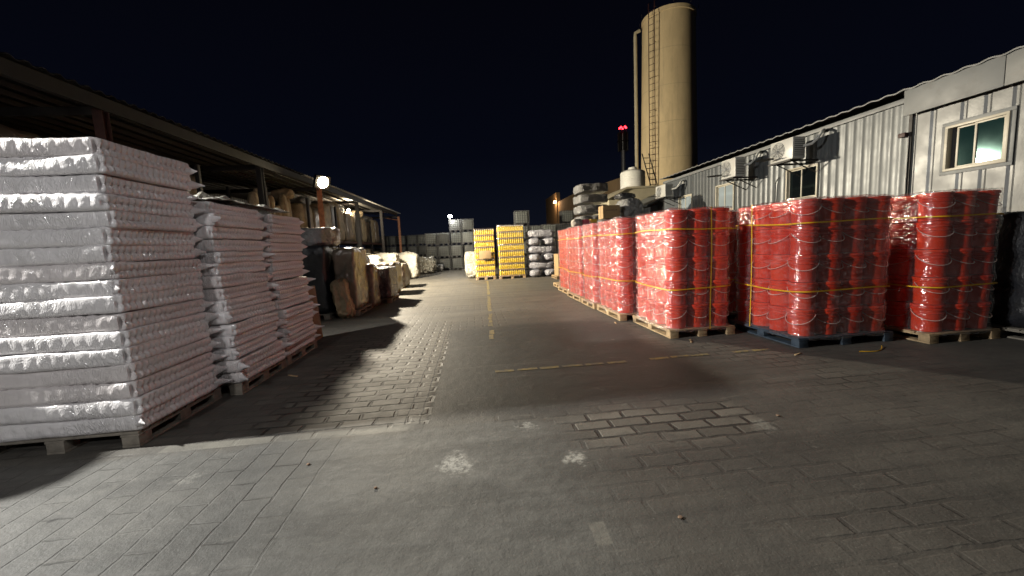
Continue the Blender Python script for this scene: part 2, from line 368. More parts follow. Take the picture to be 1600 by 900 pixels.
    blot = None
    for cx, cy, r, k in ((-.20, 2.75, .17, .85), (.66, 2.66, .14, .9), (.38, 3.24, .13, .6), (-2.2, 2.9, .12, .3), (2.35, 2.9, .16, .35)):
        d = n.math('SQRT', n.math('ADD', n.math('POWER', n.math('SUBTRACT', X, cx), 2), n.math('POWER', n.math('SUBTRACT', Y, cy), 2)))
        d = n.math('ADD', d, n.math('MULTIPLY', n.noise(13, 5, .7, vec=w), .30))
        q = n.math('MULTIPLY', n.math('SUBTRACT', 1, n.sstep(d, r*.55+.12, r+.13)), n.math('MULTIPLY', k, n.ramp(n.noise(31, 4, .7, vec=w), [(.40, .15), (.55, 1.0)])))
        blot = q if blot is None else n.math('MAXIMUM', blot, q)
    col = n.mix(blot, col, (.40, .39, .35))
    loose = box(.57, .66, 1.83, 2.00, .008, X0, Y0)
    col = n.mix(n.math('MULTIPLY', loose, n.ramp(n.noise(18, 4, .7, vec=w), [(.35, .3), (.6, .85)])), col, (.19, .18, .155))
    spots = n.math('MULTIPLY', n.math('SUBTRACT', 1, n.sstep(n.voro(3.4, vec=vb.outputs[0]), .04, .11)), n.ramp(n.noise(.8, 2, vec=w), [(.44, 0.0), (.54, .9)]))
    col = n.mix(spots, col, (.016, .015, .014))
    flecks = n.math('SUBTRACT', 1, n.sstep(n.voro(1.9, vec=vj.outputs[0]), .012, .03))
    col = n.mix(n.math('MULTIPLY', flecks, .6), col, (.36, .35, .31))
    pal = n.ramp(n.noise(3.1, 6, .7, 1.2, vec=n.world((1, 2.6, 1))), [(.60, 0.0), (.70, .4)])
    col = n.mix(pal, col, (.19, .18, .155))
    grit = n.ramp(n.noise(95, 3, .6, vec=w), [(.62, 0.0), (.72, .6)])
    col = n.mix(grit, col, (.24, .23, .21))
    col = n.mix(n.math('MULTIPLY', fine, .45), col, n.mix(.5, col, (.02, .02, .02)))
    # relief
    ja = n.math('MULTIPLY', n.math('SUBTRACT', 1, af), a_amt); jb = n.math('MULTIPLY', n.math('SUBTRACT', 1, bf), b_amt)
    jin = n.math('ADD', n.math('MULTIPLY', af, n.math('MULTIPLY', a_amt, -1)), n.math('MULTIPLY', bf, n.math('MULTIPLY', b_amt, -1)))
    bwn = n.n('ShaderNodeRGBToBW'); n.link(ac, bwn.inputs[0])
    jin = n.math('ADD', jin, n.math('MULTIPLY', n.math('MULTIPLY', bwn.outputs[0], patch), 5.0))
    h = n.math('ADD', n.math('MULTIPLY', jin, n.math('MULTIPLY_ADD', rightf, -.45, .9)), n.math('ADD', n.math('MULTIPLY', mid, .7), n.math('ADD', n.math('MULTIPLY', fine, .16), n.math('MULTIPLY', n.noise(11, 4, .5, vec=w), .22))))
    rough = n.math('MULTIPLY_ADD', mid, .30, .50)
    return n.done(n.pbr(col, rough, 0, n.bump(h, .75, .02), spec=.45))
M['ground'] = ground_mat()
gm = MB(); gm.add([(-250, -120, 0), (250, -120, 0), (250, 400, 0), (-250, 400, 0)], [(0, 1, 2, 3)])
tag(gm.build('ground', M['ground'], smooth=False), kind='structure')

def paint_mat():
    n = N('worn_yellow_paint'); w = n.world()
    f = n.ramp(n.noise(9, 6, .72, vec=w), [(.38, 0.0), (.60, 1.0)])
    c = n.mix(f, (.30, .23, .07), (.11, .10, .08))
    return n.done(n.pbr(c, .7, 0, n.bump(n.noise(50, 3, vec=w), .3, .005)))
M['paint'] = paint_mat()
def painted_line(name, p, q, wd, step, gap):
    b = MB(); p, q = Vector(p), Vector(q); L = (q-p).length; d = (q-p)/L; nn = Vector((-d.y, d.x)); t = 0
    rr = random.Random(len(name)+int(L*10))
    while t < L:
        a, e = t+gap/2*rr.uniform(.4, 1.4), min(L, t+step-gap/2*rr.uniform(.4, 1.4)); t += step
        if rr.random() < .1 or e-a < .02: continue
        w0, w1 = wd*rr.uniform(.7, 1.05), wd*rr.uniform(.7, 1.05); o = rr.uniform(-.012, .012)
        pts = [p+d*a+nn*(o-w0/2), p+d*e+nn*(o-w1/2), p+d*e+nn*(o+w1/2), p+d*a+nn*(o+w0/2)]
        b.add([(v.x, v.y, .004) for v in pts], [(0, 1, 2, 3)])
    tag(b.build(name, M['paint'], smooth=False), kind='structure')
painted_line('cross_line_marking', (.17, 4.80), (4.05, 4.86), .085, .30, .05)
painted_line('centre_line_marking', (.25, 6.6), (.64, 18.4), .10, .37, .03)

# ------------------------------------------------------------------ wooden pallets
def pallet(label, x0, x1, y0, y1, z=0, mat='wood', h=.14, group='loading pallets', rz=0):
    cx, cy = (x0+x1)/2, (y0+y1)/2; w, d = (x1-x0)/2, (y1-y0)/2; rr = random.Random(int(cx*100+cy*37))
    t = thing('pallet', label, 'pallet', (cx, cy, z), rz, group)
    b = MB(); nb = 8; s = 2*d/nb
    for i in range(nb):
        j = rr.uniform(-.006, .006); b.box(-w+j, w+j, -d+i*s+.010, -d+(i+1)*s-.010, h-.022, h+rr.uniform(-.003, .0), .003)
    b.build('deck', M[mat], t)
    b = MB()
    for x in (-w, -.075, w-.15): b.box(x, x+.15, -d+.004, d-.004, h-.042, h-.0235, .002)
    b.build('stringer', M[mat], t)
    for x in (-w+.004, -.07, w-.144):
        for y in (-d+.006, -.07, d-.146):
            MB().box(x, x+.14, y, y+.14, .021, h-.043, .004).build('block', M[mat], t)
    for x in (-w+.002, -.068, w-.142):
        MB().box(x, x+.14, -d+.002, d-.002, .001, .020, .002).build('bottom_board', M[mat], t)
    return t

# ------------------------------------------------------------------ rounded-rectangle perimeter
def perim(w, d, r, step):
    """closed list of (x, y, nx, ny, s) round a rectangle of half sizes w, d with corner radius r"""
    out = []; s = 0
    def seg(ax, ay, bx, by, nx, ny):
        nonlocal s
        L = math.hypot(bx-ax, by-ay); k = max(2, int(L/step))
        for i in range(k): out.append((ax+(bx-ax)*i/k, ay+(by-ay)*i/k, nx, ny, s+L*i/k))
        s += L
    def arc(cx, cy, a0):
        nonlocal s
        k = max(3, int(r*1.57/step))
        for i in range(k):
            a = a0+math.pi/2*i/k; out.append((cx+r*math.cos(a), cy+r*math.sin(a), math.cos(a), math.sin(a), s+r*math.pi/2*i/k))
        s += r*math.pi/2
    seg(-w+r, -d, w-r, -d, 0, -1); arc(w-r, -d+r, -math.pi/2); seg(w, -d+r, w, d-r, 1, 0); arc(w-r, d-r, 0)
    seg(w-r, d, -w+r, d, 0, 1); arc(-w+r, d-r, math.pi/2); seg(-w, d-r, -w, -d+r, -1, 0); arc(-w+r, -d+r, math.pi)
    return out

# ------------------------------------------------------------------ film-wrapped packs of white jars
def pack_mesh(w, d, h, seed, pitch=.1):
    P = perim(w, d, .07, .0125); rows = []
    prof = [(0, .040), (.03, .020), (.12, .006), (.28, .0), (.40, .0), (.50, .0), (.60, .0), (.72, .002), (.88, .006), (.97, .014), (1, .024)]
    sd = Vector((seed*7.3, seed*3.1, seed))
    for zf, ins in prof:
        row = []
        for x, y, nx, ny, s in P:
            env = max(0, min(1, 5*zf*(1-zf)-.15))
            if abs(nx) > .5: rip = (abs(math.cos(math.pi*y/.062))-1)*(.034+.026*mnoise.noise(Vector((y*3, zf*2, seed+4))))*env-.022*math.exp(-((zf-.5)/.10)**2)
            else: rip = (abs(math.cos(math.pi*x/pitch))-1)*(.005+.005*mnoise.noise(Vector((x*2.5, zf, seed))))*env
            q = Vector((x*3, y*3, zf*h*8))+sd
            nz = mnoise.noise(q)*.012+mnoise.noise(Vector((x*1.3, y*1.3, seed*3)))*.014+mnoise.noise(q*4.1)*.004*env
            o = -ins+rip+nz
            sag = mnoise.noise(Vector((x*1.6, y*1.6, 5))+sd)*.020*zf
            row.append((x+nx*o, y+ny*o, zf*h+sag+mnoise.noise(q*2.3+Vector((9, 0, 0)))*.005))
        rows.append(row)
    for k, sc_ in ((0, .93), (1, .6), (2, .2)):
        rows.append([(x*sc_, y*sc_, h+.010*abs(math.cos(math.pi*x*sc_/pitch)*math.cos(math.pi*y*sc_/pitch))+mnoise.noise(Vector((x*sc_*4, y*sc_*4, k))+sd)*.008-.004) for x, y, nx, ny, s in P])
    b = MB(); b.strip(rows, True); n = len(P)
    b.f += [tuple((len(rows)-1)*n+i for i in range(n)), tuple(range(n-1, -1, -1))]
    return b
def ear(b, x, y, z, dx, dy, L, hgt, rr):
    """a flattened cone of gathered film standing out from a pack corner"""
    d = Vector((dx, dy, 0)).normalized(); t = Vector((-d.y, d.x, 0)); n = 10; rows = []
    for f in (0, .25, .55, .85, 1):
        k = 1-f*.97; row = []
        for i in range(n):
            a = 2*math.pi*i/n
            row.append(Vector((x, y, z))+d*(L*f)+Vector((0, 0, 1))*(math.sin(a)*hgt*k*(1+.25*rr.uniform(-1, 1))+L*f*rr.uniform(-.03, .06))+t*(math.cos(a)*.035*k*(1+.3*rr.uniform(-1, 1))))
        rows.append(row)
    b.strip(rows, True); b.f.append(tuple(len(b.v)-n+i for i in range(n)))
ORD = ['lowest', 'second', 'third', 'fourth', 'fifth', 'sixth', 'seventh', 'eighth', 'ninth', 'tenth', 'eleventh', 'twelfth', 'thirteenth', 'fourteenth', 'fifteenth', 'sixteenth', 'seventeenth', 'eighteenth']
def pack_stack(x0, x1, y0, y1, z0, z1, n, seed, lab, group, lean=(0, 0), mats=('pack', 'pack_b'), ears=1.0, jit=.012):
    w, d, h = (x1-x0)/2, (y1-y0)/2, (z1-z0)/n; rr = random.Random(seed)
    protos = []
    for k in range(4):
        protos.append(pack_mesh(w, d, h*1.0, seed+k*1.37))
    meshes = []
    for k in range(n):
        mt = M[mats[0] if rr.random() < .7 else mats[1]]; key = (k % 4, mt.name)
        hit = [m for kk, m in meshes if kk == key]
        nm = f'{ORD[k]} from bottom' if 0 < k < n-1 else ('lowest' if k == 0 else 'topmost')
        label = f'white film-wrapped jar pack, {nm} in {lab}'
        if hit:
            o = bpy.data.objects.new('jar_pack', hit[0]); COL.objects.link(o)
        else:
            o = protos[k % 4].build('jar_pack', mt, recalc=True, angle=70); meshes.append((key, o.data))
        f = k/(n-1); bulge = .10*max(0, min(1, (.48-f)/.22))-.03*math.exp(-((f-.62)/.12)**2)+.035*mnoise.noise(Vector((k*.45, seed*1.7, 0)))
        o.location = ((x0+x1)/2+lean[0]*f+rr.uniform(-jit, jit)+bulge*.6, (y0+y1)/2+lean[1]*f+rr.uniform(-jit, jit)-bulge*.3, z0+k*h)
        o.scale = (rr.uniform(.985, 1.012), rr.uniform(.985, 1.015), 1)
        o.rotation_euler = (rr.uniform(-.010, .010), rr.uniform(-.010, .010), rr.uniform(-jit, jit)+(math.pi if rr.random() < .4 else 0))
        tag(o, label, 'jar pack', group)
        # gathered corners of the film
        fl = abs(o.rotation_euler.z) > 1
        for sx, sy in ((1, 1), (1, -1), (-1, -1)):
            if sy == -1 and sx == 1 and rr.random() > .35: continue
            if rr.random() > ears*.85: continue
            px, py = sx*(w-.045), sy*(d-.045)
            if fl: px, py = -px, -py
            q = (-1 if fl else 1)
            e = MB(); ear(e, px, py, h*rr.uniform(.42, .62), q*sx*rr.uniform(.6, 1), q*sy*rr.uniform(.3, .9), rr.uniform(.09, .19), h*.40, rr)
            e.build('film_corner', M['pack'], o, angle=60)
S1 = pallet('weathered wooden pallet under the tall nearest stack of white jar packs', -4.34, -3.0, 3.53, 4.66, mat='grey_wood')
pack_stack(-4.36, -3.02, 3.54, 4.62, .142, 2.66, 17, 11, 'tall stack nearest the camera', 'white jar packs in the near stack', lean=(-.0, .08))
pallet('wooden pallet under the nearer column of the lower white stack', -3.98, -2.80, 4.70, 5.80, mat='grey_wood')
pallet('wooden pallet under the farther column of the lower white stack', -3.98, -2.80, 5.84, 6.94, mat='grey_wood')
pack_stack(-3.98, -2.84, 4.70, 5.76, .142, 2.27, 15, 23, 'nearer column of the lower white stack', 'white jar packs in the lower stack', lean=(-.06, .03), jit=.028)
pack_stack(-3.98, -2.82, 5.84, 6.90, .142, 2.23, 15, 37, 'farther column of the lower white stack', 'white jar packs in the lower stack', lean=(.0, .0), jit=.028, mats=('pack_b', 'pack'))
# crumpled clear sheet lying on the lower stack
def crumple(name, label, cat, x0, x1, y0, y1, z, amp, mat, seed, parent=None, n=26):
    b = MB(); rows = []
    for i in range(n):
        row = []
        for j in range(n):
            x, y = x0+(x1-x0)*i/(n-1), y0+(y1-y0)*j/(n-1); q = Vector((x*3, y*3, seed))
            e = min(i, j, n-1-i, n-1-j)/3
            row.append((x+mnoise.noise(q*2)*.05, y+mnoise.noise(q*2+Vector((5, 5, 5)))*.05, z+(abs(mnoise.noise(q))*amp+abs(mnoise.noise(q*2.7))*amp*.5)*min(1, .25+e)))
        rows.append(row)
    b.strip(rows); top = len(b.v); base = [(v[0], v[1], v[2]-.006) for v in b.v]; F0 = list(b.f)
    b.add(base, [tuple(reversed(q)) for q in F0])
    ed = [i*n for i in range(n)]+[(n-1)*n+j for j in range(1, n)]+[i*n+n-1 for i in range(n-2, -1, -1)]+[j for j in range(n-2, 0, -1)]
    for a, c in zip(ed, ed[1:]+ed[:1]): b.f.append((a, c, c+top, a+top))
    o = b.build(name, mat, parent, angle=25)
    if label: tag(o, label, cat)
    return o
crumple('plastic_sheet', 'crumpled pale plastic sheet lying on top of the lower white stack', 'plastic sheet', -3.9, -2.9, 4.85, 6.7, 2.31, .15, M['film_pale'], 3)

rrn = random.Random(77)
for lab, x, y, sz in (('dark stone chip on the grey paving, first from the kerb row', -1.35, 2.95, .03), ('dark stone chip near the white paint blotch', -.75, 2.55, .026), ('small dark clod on the brown pavers before the red loads', 2.6, 3.0, .035), ('dark clod lying near the loose pale block', 1.1, 1.95, .03)):
    b = MB().lathe([(sz*.3, 0), (sz*.5, .004), (sz*.4, .010), (sz*.1, .012)], 9); b.v = [(v[0]*rrn.uniform(.7, 1.2), v[1]*rrn.uniform(.6, 1.1), v[2]) for v in b.v]
    o = b.build('stone_chip', M['card_dark']); o.location = (x, y, .001); tag(o, lab, 'stone')
rrs = random.Random(9)
for lab, x, y, L in (('pale wood splinter on the ground by the corner of the first milky-wrapped load', 2.72, 7.2, .16), ('pale wood splinter lying before the load with an upright strap', 3.3, 5.55, .20), ('wood splinter on dark ground before the blue pallet', 4.2, 4.55, .14), ('wood splinter beside the pallets of the lower white stack', -2.5, 5.3, .18)):
    o = MB().box(-L/2, L/2, -.012, .012, .001, .012, .002).build('wood_splinter', M['wood']); o.location = (x, y, 0); o.rotation_euler = (0, 0, rrs.uniform(0, 3)); tag(o, lab, 'splinter')
b = MB(); b.tube([(5.00+.45*t, 4.46-.10*math.sin(t*3)+.12*t, .008+.05*max(0, t-.7)) for t in [i/12 for i in range(13)]], .006, 5)
tag(b.build('strap_end', M['yellow_strap']), 'loose yellow strap end curling on the ground by the blue pallet', 'strap')

# ------------------------------------------------------------------ red buckets
BH, BR = .382, .176
def bucket_proto():
    t = thing('paint_bucket', 'red bucket', 'bucket')
    r0, r1 = .152, .168
    b = MB().lathe([(r0-.012, .0), (r0, .004), (r0+.001, .012), (r0+.010, .25), (r0+.018, .256), (r0+.018, .264), (r0+.011, .270), (r0+.013, .300), (r0+.021, .306), (r0+.021, .316), (r1-.004, .322), (r1-.003, .350)], 28)
    b.build('body', M['bucket'], t, angle=30)
    l = MB().lathe([(r1+.003, .338), (r1+.008, .340), (r1+.008, .372), (r1+.002, .379), (r1-.018, .380), (r1-.024, .372), (.02, .373)], 28)
    for k in range(14):                       # tear-off tabs round the lid skirt
        a = 2*math.pi*k/14; c, s_ = math.cos(a), math.sin(a)
        l.box(-.010, .010, r1+.0075, r1+.0105, .343, .366, 0, Matrix.Rotation(a, 4, 'Z'))
    l.build('lid', M['bucket'], t, angle=30)
    pts = []
    for k in range(17):
        a = R(-88+176*k/16); rr_ = BR+.004+.012*math.cos(a)
        pts.append((rr_*math.sin(a), -rr_*math.cos(a), .318-.150*math.cos(a)**.8 if abs(math.cos(a)) > 1e-3 else .318))
    MB().tube(pts, .0042, 5).build('handle', M['wire'], t)
    e = MB()
    for s_ in (-1, 1): e.box(s_*.166-.012, s_*.166+.012, -.018, .018, .296, .338, .004)
    e.build('handle_ear', M['bucket'], t)
    return t
BP = None
TIER = ['bottom', 'second', 'middle', 'fourth', 'top']
def wrap_shell(w, d, r, z0, z1, seed, tiers=5, closed_top=True):
    P = perim(w, d, r, .02); rows = []; nz = 76
    for i in range(nz+1):
        z = z0+(z1-z0)*i/nz; tf = ((z-.142) / BH) % 1; row = []
        bulge = .012*math.exp(-((tf-.93)/.12)**2)+.012*math.exp(-((tf+.07)/.12)**2)-.010*math.exp(-((tf-.35)/.25)**2)
        for x, y, nx, ny, s in P:
            q = Vector((x*2.2+seed*3, y*2.2, z*2.2)); o = bulge+mnoise.noise(q)*.016+mnoise.noise(q*3)*.009-abs(mnoise.noise(Vector((x*7+z*3, y*7, z*9))+Vector((seed, 0, 0))))*.011+.017
            if z < z0+.06: o += .008
            row.append((x+nx*o, y+ny*o, z+(mnoise.noise(Vector((x*3, y*3, seed)))*.035 if i in (0, nz) else 0)))
        rows.append(row)
    for k, f in enumerate((.94, .80, .62) if closed_top else ()):
        rows.append([(x*f, y*f, z1+.012+mnoise.noise(Vector((x*6*f, y*6*f, seed+k)))*.02) for x, y, nx, ny, s in P])
    b = MB(); b.strip(rows, True); return b
def band_h(w, d, r, z, seed, sag=.02, wd=.016):
    P = perim(w+.026, d+.026, r, .04); rows = [[], []]
    for x, y, nx, ny, s in P:
        o = mnoise.noise(Vector((x*2, y*2, seed)))*.008; zz = z+mnoise.noise(Vector((x*.9+seed, y*.9, 2)))*sag*2
        rows[0].append((x+nx*o, y+ny*o, zz-wd/2)); rows[1].append((x+nx*o, y+ny*o, zz+wd/2))
    b = MB(); b.strip(rows, True); n = len(P)
    inner = [[(p[0]*.997, p[1]*.997, p[2]) for p in r_] for r_ in rows]
    b.strip([rows[1], inner[1]], True); b.strip([inner[0], rows[0]], True); return b
def band_v(pts, nrm, wd=.017):
    """a flat band along a path; nrm = sideways direction"""
    b = MB(); s_ = Vector(nrm).normalized()*wd/2; L = [Vector(p)-s_ for p in pts]; Rr = [Vector(p)+s_ for p in pts]
    b.strip([L, Rr]); return b
def bucket_load(key, x0, y0, nx, ny, faces, desc, film, pal_mat, pal_desc, hb=(.62, .26), rz=0, skip=(), nband=True, vband=None, jit=.004):
    """a pallet of buckets five tiers high; only the outer columns on the faces named are built"""
    global BP
    p = .352; w, d = nx*p/2, ny*p/2; cx, cy = x0+w, y0+d; rr = random.Random(key)
    pallet(pal_desc, x0-.03, x0+2*w+.03, y0-.03, y0+2*d+.03, 0, pal_mat, rz=rz)
    base = Matrix.Translation((cx, cy, 0)) @ Matrix.Rotation(rz, 4, 'Z')
    for i in range(nx):
        for j in range(ny):
            front = j == 0 and 'front' in faces; side = i == 0 and 'side' in faces
            if not (front or side) or (i, j) in skip: continue
            if front and side: where = 'corner column'
            elif front: where = f'{["", "second", "third", "fourth"][i]} near-side column'
            else: where = f'{["", "second", "third", "fourth", "fifth"][j]} lane-side column'
            for t in range(5):
                if BP is None: BP = bucket_proto(); o = BP
                else: o = copy_tree(BP)
                tag(o, f'red bucket, {TIER[t]} tier, {where}, {desc}', 'bucket', 'red buckets stacked on pallets')
                lp = base @ Vector((-w+p*(i+.5)+rr.uniform(-jit, jit), -d+p*(j+.5)+rr.uniform(-jit, jit), .1425+t*BH))
                o.location = lp
                face = 0 if front and not side else (-math.pi/2 if side and not front else -math.pi/4+rr.uniform(-.2, .55))
                o.rotation_euler = (0, 0, rz+face+rr.uniform(-.28, .28))
    top = .1425+5*BH
    t = thing('stretch_wrap', f'shiny clear stretch film round the {desc}', 'plastic wrap', (cx, cy, 0), rz, 'films round the bucket loads')
    wrap_shell(w, d, .17, .10, top+.01, key).build('film', FILM[film], t, angle=80)
    for k, f in enumerate((.84, .34)):
        nm = ('upper', 'lower')[k]
        o = band_h(w, d, .17, .14+5*BH*f, key+k).build('strapping_band', M['yellow_strap'], angle=60, recalc=False)
        o.location = (cx, cy, 0); o.rotation_euler = (0, 0, rz)
        tag(o, f'{nm} horizontal yellow strap round the {desc}', 'strap', 'yellow straps on the bucket loads')
    if vband:
        face, u = vband; pts = []
        for k in range(21):
            z = .12+(top+.02-.12)*k/20; wob = .02*math.sin(k*.3+key)
            pts.append((w*u+wob*.4, -d-.042, z) if face == 'front' else (-w-.042, d*u+wob*.4, z))
        for k in range(1, 8):
            a = k/7
            pts.append((w*u, -d-.03+a*2*d, top+.035) if face == 'front' else (-w-.03+a*2*w, d*u, top+.035))
        o = band_v(pts, (1, 0, 0) if face == 'front' else (0, 1, 0)).build('strapping_band', M['yellow_strap'], recalc=False, angle=60)
        o.location = (cx, cy, 0); o.rotation_euler = (0, 0, rz)
        tag(o, f'upright yellow strap over the {desc}', 'strap', 'yellow straps on the bucket loads')
bucket_load(1, 6.17, 4.56, 3, 4, ('front', 'side'), 'shadowed load nearest the camera', 'clear', 'wood', 'pale wooden pallet under the nearest shadowed red load')
bucket_load(2, 4.47, 4.82, 4, 4, ('front', 'side'), 'load on dark blue pallet', 'mid', 'blue_wood', 'slate blue pallet with broken boards under the red load beside the yellow line', vband=('side', .30))
bucket_load(3, 4.62, 6.75, 3, 3, ('front', 'side'), 'load set back between two others', 'mid', 'grey_wood', 'dark pallet under the red load set back between two others', skip=((2, 0), (0, 2)))
bucket_load(4, 3.11, 5.79, 3, 4, ('front', 'side'), 'load with upright strap on near side', 'mid', 'wood', 'pale wooden pallet under the red load with upright strap on its near side', vband=('front', .22))
bucket_load(5, 2.90, 7.38, 3, 4, ('front', 'side'), 'first milky-wrapped load along the lane', 'milky', 'wood', 'pale wooden pallet under the first milky-wrapped red load', skip=((2, 0),))
bucket_load(6, 2.86, 8.90, 3, 3, ('front', 'side'), 'second milky-wrapped load along the lane', 'milky', 'wood', 'pale wooden pallet under the second milky-wrapped red load', skip=((1, 0), (2, 0)))
bucket_load(7, 2.87, 10.12, 3, 4, ('front', 'side'), 'third milky-wrapped load along the lane', 'milky', 'wood', 'pale wooden pallet under the third milky-wrapped red load', skip=((1, 0), (2, 0)))
bucket_load(8, 2.95, 11.75, 3, 4, ('front', 'side'), 'last milky-wrapped load along the lane', 'milky', 'wood', 'pale wooden pallet under the last milky-wrapped red load', skip=((1, 0), (2, 0)))

# ------------------------------------------------------------------ lumps: sacks, bales, draped loads
def lump(w, d, h, seed, k=6, n=22, amp=.05, fq=2.0, flat=True, fold=0):
    """superellipsoid of half sizes w, d and height h on z=0, creased by noise"""
    b = MB(); grid = {}; sd = Vector((seed*5.1, seed*2.3, seed*1.7))
    def vert(p):
        key = tuple(round(c, 5) for c in p)
        if key in grid: return grid[key]
        s_ = (abs(p[0])**k+abs(p[1])**k+abs(p[2])**k)**(-1/k); v = Vector(p)*s_
        q = Vector((v.x*w, v.y*d, v.z*h/2)); dr = Vector((v.x, v.y, v.z)).normalized()
        a = mnoise.noise(q*fq+sd)*amp-abs(mnoise.noise(q*fq*2.6+sd))*amp*.8+mnoise.noise(q*fq*6+sd)*amp*.25
        if fold:
            g = Vector((q.x*5.5, q.y*5.5, q.z*.9))+sd
            a += (.5-abs(mnoise.noise(g)))*fold*2-fold*.6+mnoise.noise(g*2.2)*fold*.5
        q = q+dr*a
        if flat and q.z < -h/2+.02: q.z = -h/2
        b.v.append((q.x, q.y, max(q.z, -h/2)+h/2)); grid[key] = len(b.v)-1; return len(b.v)-1
    for ax in range(3):
        for sg in (-1, 1):
            for i in range(n):
                for j in range(n):
                    qd = []
                    for di, dj in ((0, 0), (1, 0), (1, 1), (0, 1)):
                        p = [0, 0, 0]; p[ax] = sg; p[(ax+1) % 3] = -1+2*(i+di)/n; p[(ax+2) % 3] = -1+2*(j+dj)/n; qd.append(vert(p))
                    b.f.append(tuple(qd if sg > 0 else reversed(qd)))
    return b
def lump_thing(name, label, cat, loc, w, d, h, mat, seed, group=None, rz=0, k=6, amp=.05, fq=2.0, n=20, rot=None, fold=0):
    o = lump(w, d, h, seed, k, n, amp, fq, True, fold).build(name, M[mat], angle=65)
    o.location = loc; o.rotation_euler = rot or (0, 0, rz); return tag(o, label, cat, group)

# left row behind the white stacks
c = MB().box(-.03, .03, -.42, .42, 0, 1.02, .006).build('cardboard_sheet', M['card_dark']); c.location = (-3.02, 7.35, .0); c.rotation_euler = (0, R(-3), R(4))
tag(c, 'brown board standing on edge just past the white stacks', 'cardboard')
pallet('dark pallet under the black tarpaulin load', -4.52, -3.62, 9.85, 11.3, mat='grey_wood')
lump_thing('tarpaulin_load', 'tall load under black tarpaulin behind the white stacks', 'covered load', (-4.06, 10.55, .142), .44, .70, 1.72, 'tarp_black', 3, k=12, amp=.05, fold=.006, n=36)
lump_thing('film_bale', 'grey film-wrapped bale lying on the black tarpaulin load', 'bale', (-4.10, 10.65, 1.84), .46, .66, .46, 'film_grey', 5, k=8, amp=.08, fq=2.6, n=34)
pallet('dark pallet under the brown wrapped load', -3.58, -3.0, 10.15, 11.55, mat='grey_wood')
lump_thing('wrapped_load', 'tall brown wrapped load beside the black tarpaulin load', 'wrapped load', (-3.30, 10.85, .142), .28, .66, 1.62, 'sack_brown', 8, k=12, amp=.05, fold=.006, n=36)
lump_thing('woven_sack', 'tan slumped sack leaning against the foot of the brown load', 'sack', (-3.22, 9.98, .0), .20, .30, .95, 'sack_tan', 9, k=4.5, amp=.09, fold=.04, n=30, rot=(0, R(-9), R(8)))
lump_thing('woven_sack', 'brown sack standing between the brown load and the dusky film load', 'sack', (-3.35, 11.85, .0), .45, .42, 1.28, 'sack_brown', 10, k=8, amp=.07, fold=.006, n=30)
pallet('low pallet under the dusky film-wrapped load', -3.75, -2.62, 12.35, 13.6, mat='grey_wood')
lump_thing('wrapped_load', 'dusky film-wrapped load with bright creases at the lane edge', 'wrapped load', (-3.18, 12.98, .142), .56, .62, .98, 'film_dusk', 12, k=14, amp=.03, fold=.03, n=34)
lump_thing('film_bale', 'pale sheet-topped bale lying behind the dusky film load', 'bale', (-4.25, 13.6, .0), .62, .9, 1.52, 'film_grey', 13, k=7, amp=.05)
MB().box(-.6, .6, -.8, .8, 0, .05, .01).build('board', M['sack_white']).location = (-4.25, 13.6, 1.53)
tag(bpy.data.objects['board'], 'white board lying on the grey bale behind the dusky load', 'board')
lump_thing('wrapped_load', 'brown wrapped load at lane edge beyond the dusky film load', 'wrapped load', (-3.30, 15.4, .0), .42, .70, 1.22, 'sack_brown', 14, k=9, amp=.06, fold=.006, n=30)
lump_thing('wrapped_load', 'smaller brown load casting a thin shadow into the lane', 'wrapped load', (-3.35, 17.6, .0), .40, .62, 1.08, 'sack_brown', 15, k=9, amp=.06, fold=.006, n=30)
for i, (x, y, h, w, lab) in enumerate(((-5.0, 19.6, 1.45, .55, 'white sack, first beyond the brown loads'), (-4.6, 21.4, 1.55, .62, 'bulging white sack between two others by the shed post'), (-3.9, 23.0, 1.5, .75, 'wide white sack nearest to the end of the shed'))):
    lump_thing('bulk_bag', lab, 'sack', (x, y, 0), w, .6, h, 'sack_white', 20+i, 'white bulk bags by the shed', k=6, amp=.09, fold=.006, n=30)
lump_thing('film_heap', 'pale crumpled film-wrapped heap on the ground before the white totes', 'wrapped heap', (-3.62, 27.6, 0), 1.0, .9, 1.12, 'film_pale', 30, k=3.4, amp=.20, fq=1.9, n=44, fold=.10)
lump_thing('film_heap', 'small grey film heap beside the pale crumpled heap', 'wrapped heap', (-2.45, 28.4, 0), .32, .4, .55, 'film_grey', 31, k=3, amp=.12)

# ------------------------------------------------------------------ open shed on the left
def P_edge(y): return -7.25+(y-6.5)*(.95/29.2)
shed = thing('storage_shed', 'long open-fronted dark storage shed behind the white stacks', 'shed', (0, 0, 0))
def sheet(b, y0, y1, zf, zb, xb, pitch=.25, amp=.035):
    rows = [[], []]; k = int((y1-y0)/(pitch/4))
    for i in range(k+1):
        y = y0+(y1-y0)*i/k; z = amp*math.sin(2*math.pi*y/pitch); e = P_edge(y)
        rows[0].append((e, y, zf+z)); rows[1].append((xb, y, zb+z))
    up = [[(p[0], p[1], p[2]+.012) for p in r] for r in rows]
    b.strip(rows); b.strip(up); b.strip([rows[0], up[0]]); b.strip([rows[1], up[1]])
b = MB(); sheet(b, 6.4, 17.6, 5.02, 5.9, -15.5); b.build('roof', M['roof_shade'], shed, recalc=False)  # near half darkened in its colour, where the roof underside is unlit
b = MB(); sheet(b, 17.6, 36.2, 5.02, 5.9, -15.5); b.build('roof', M['roof_pale'], shed, recalc=False)
b = MB(); ys = [6.4+i*1.5 for i in range(20)]
b.strip([[(P_edge(y)-.02, y, 4.70) for y in ys], [(P_edge(y)-.02, y, 4.96) for y in ys], [(P_edge(y)-.10, y, 4.96) for y in ys], [(P_edge(y)-.10, y, 4.70) for y in ys], [(P_edge(y)-.02, y, 4.70) for y in ys]])
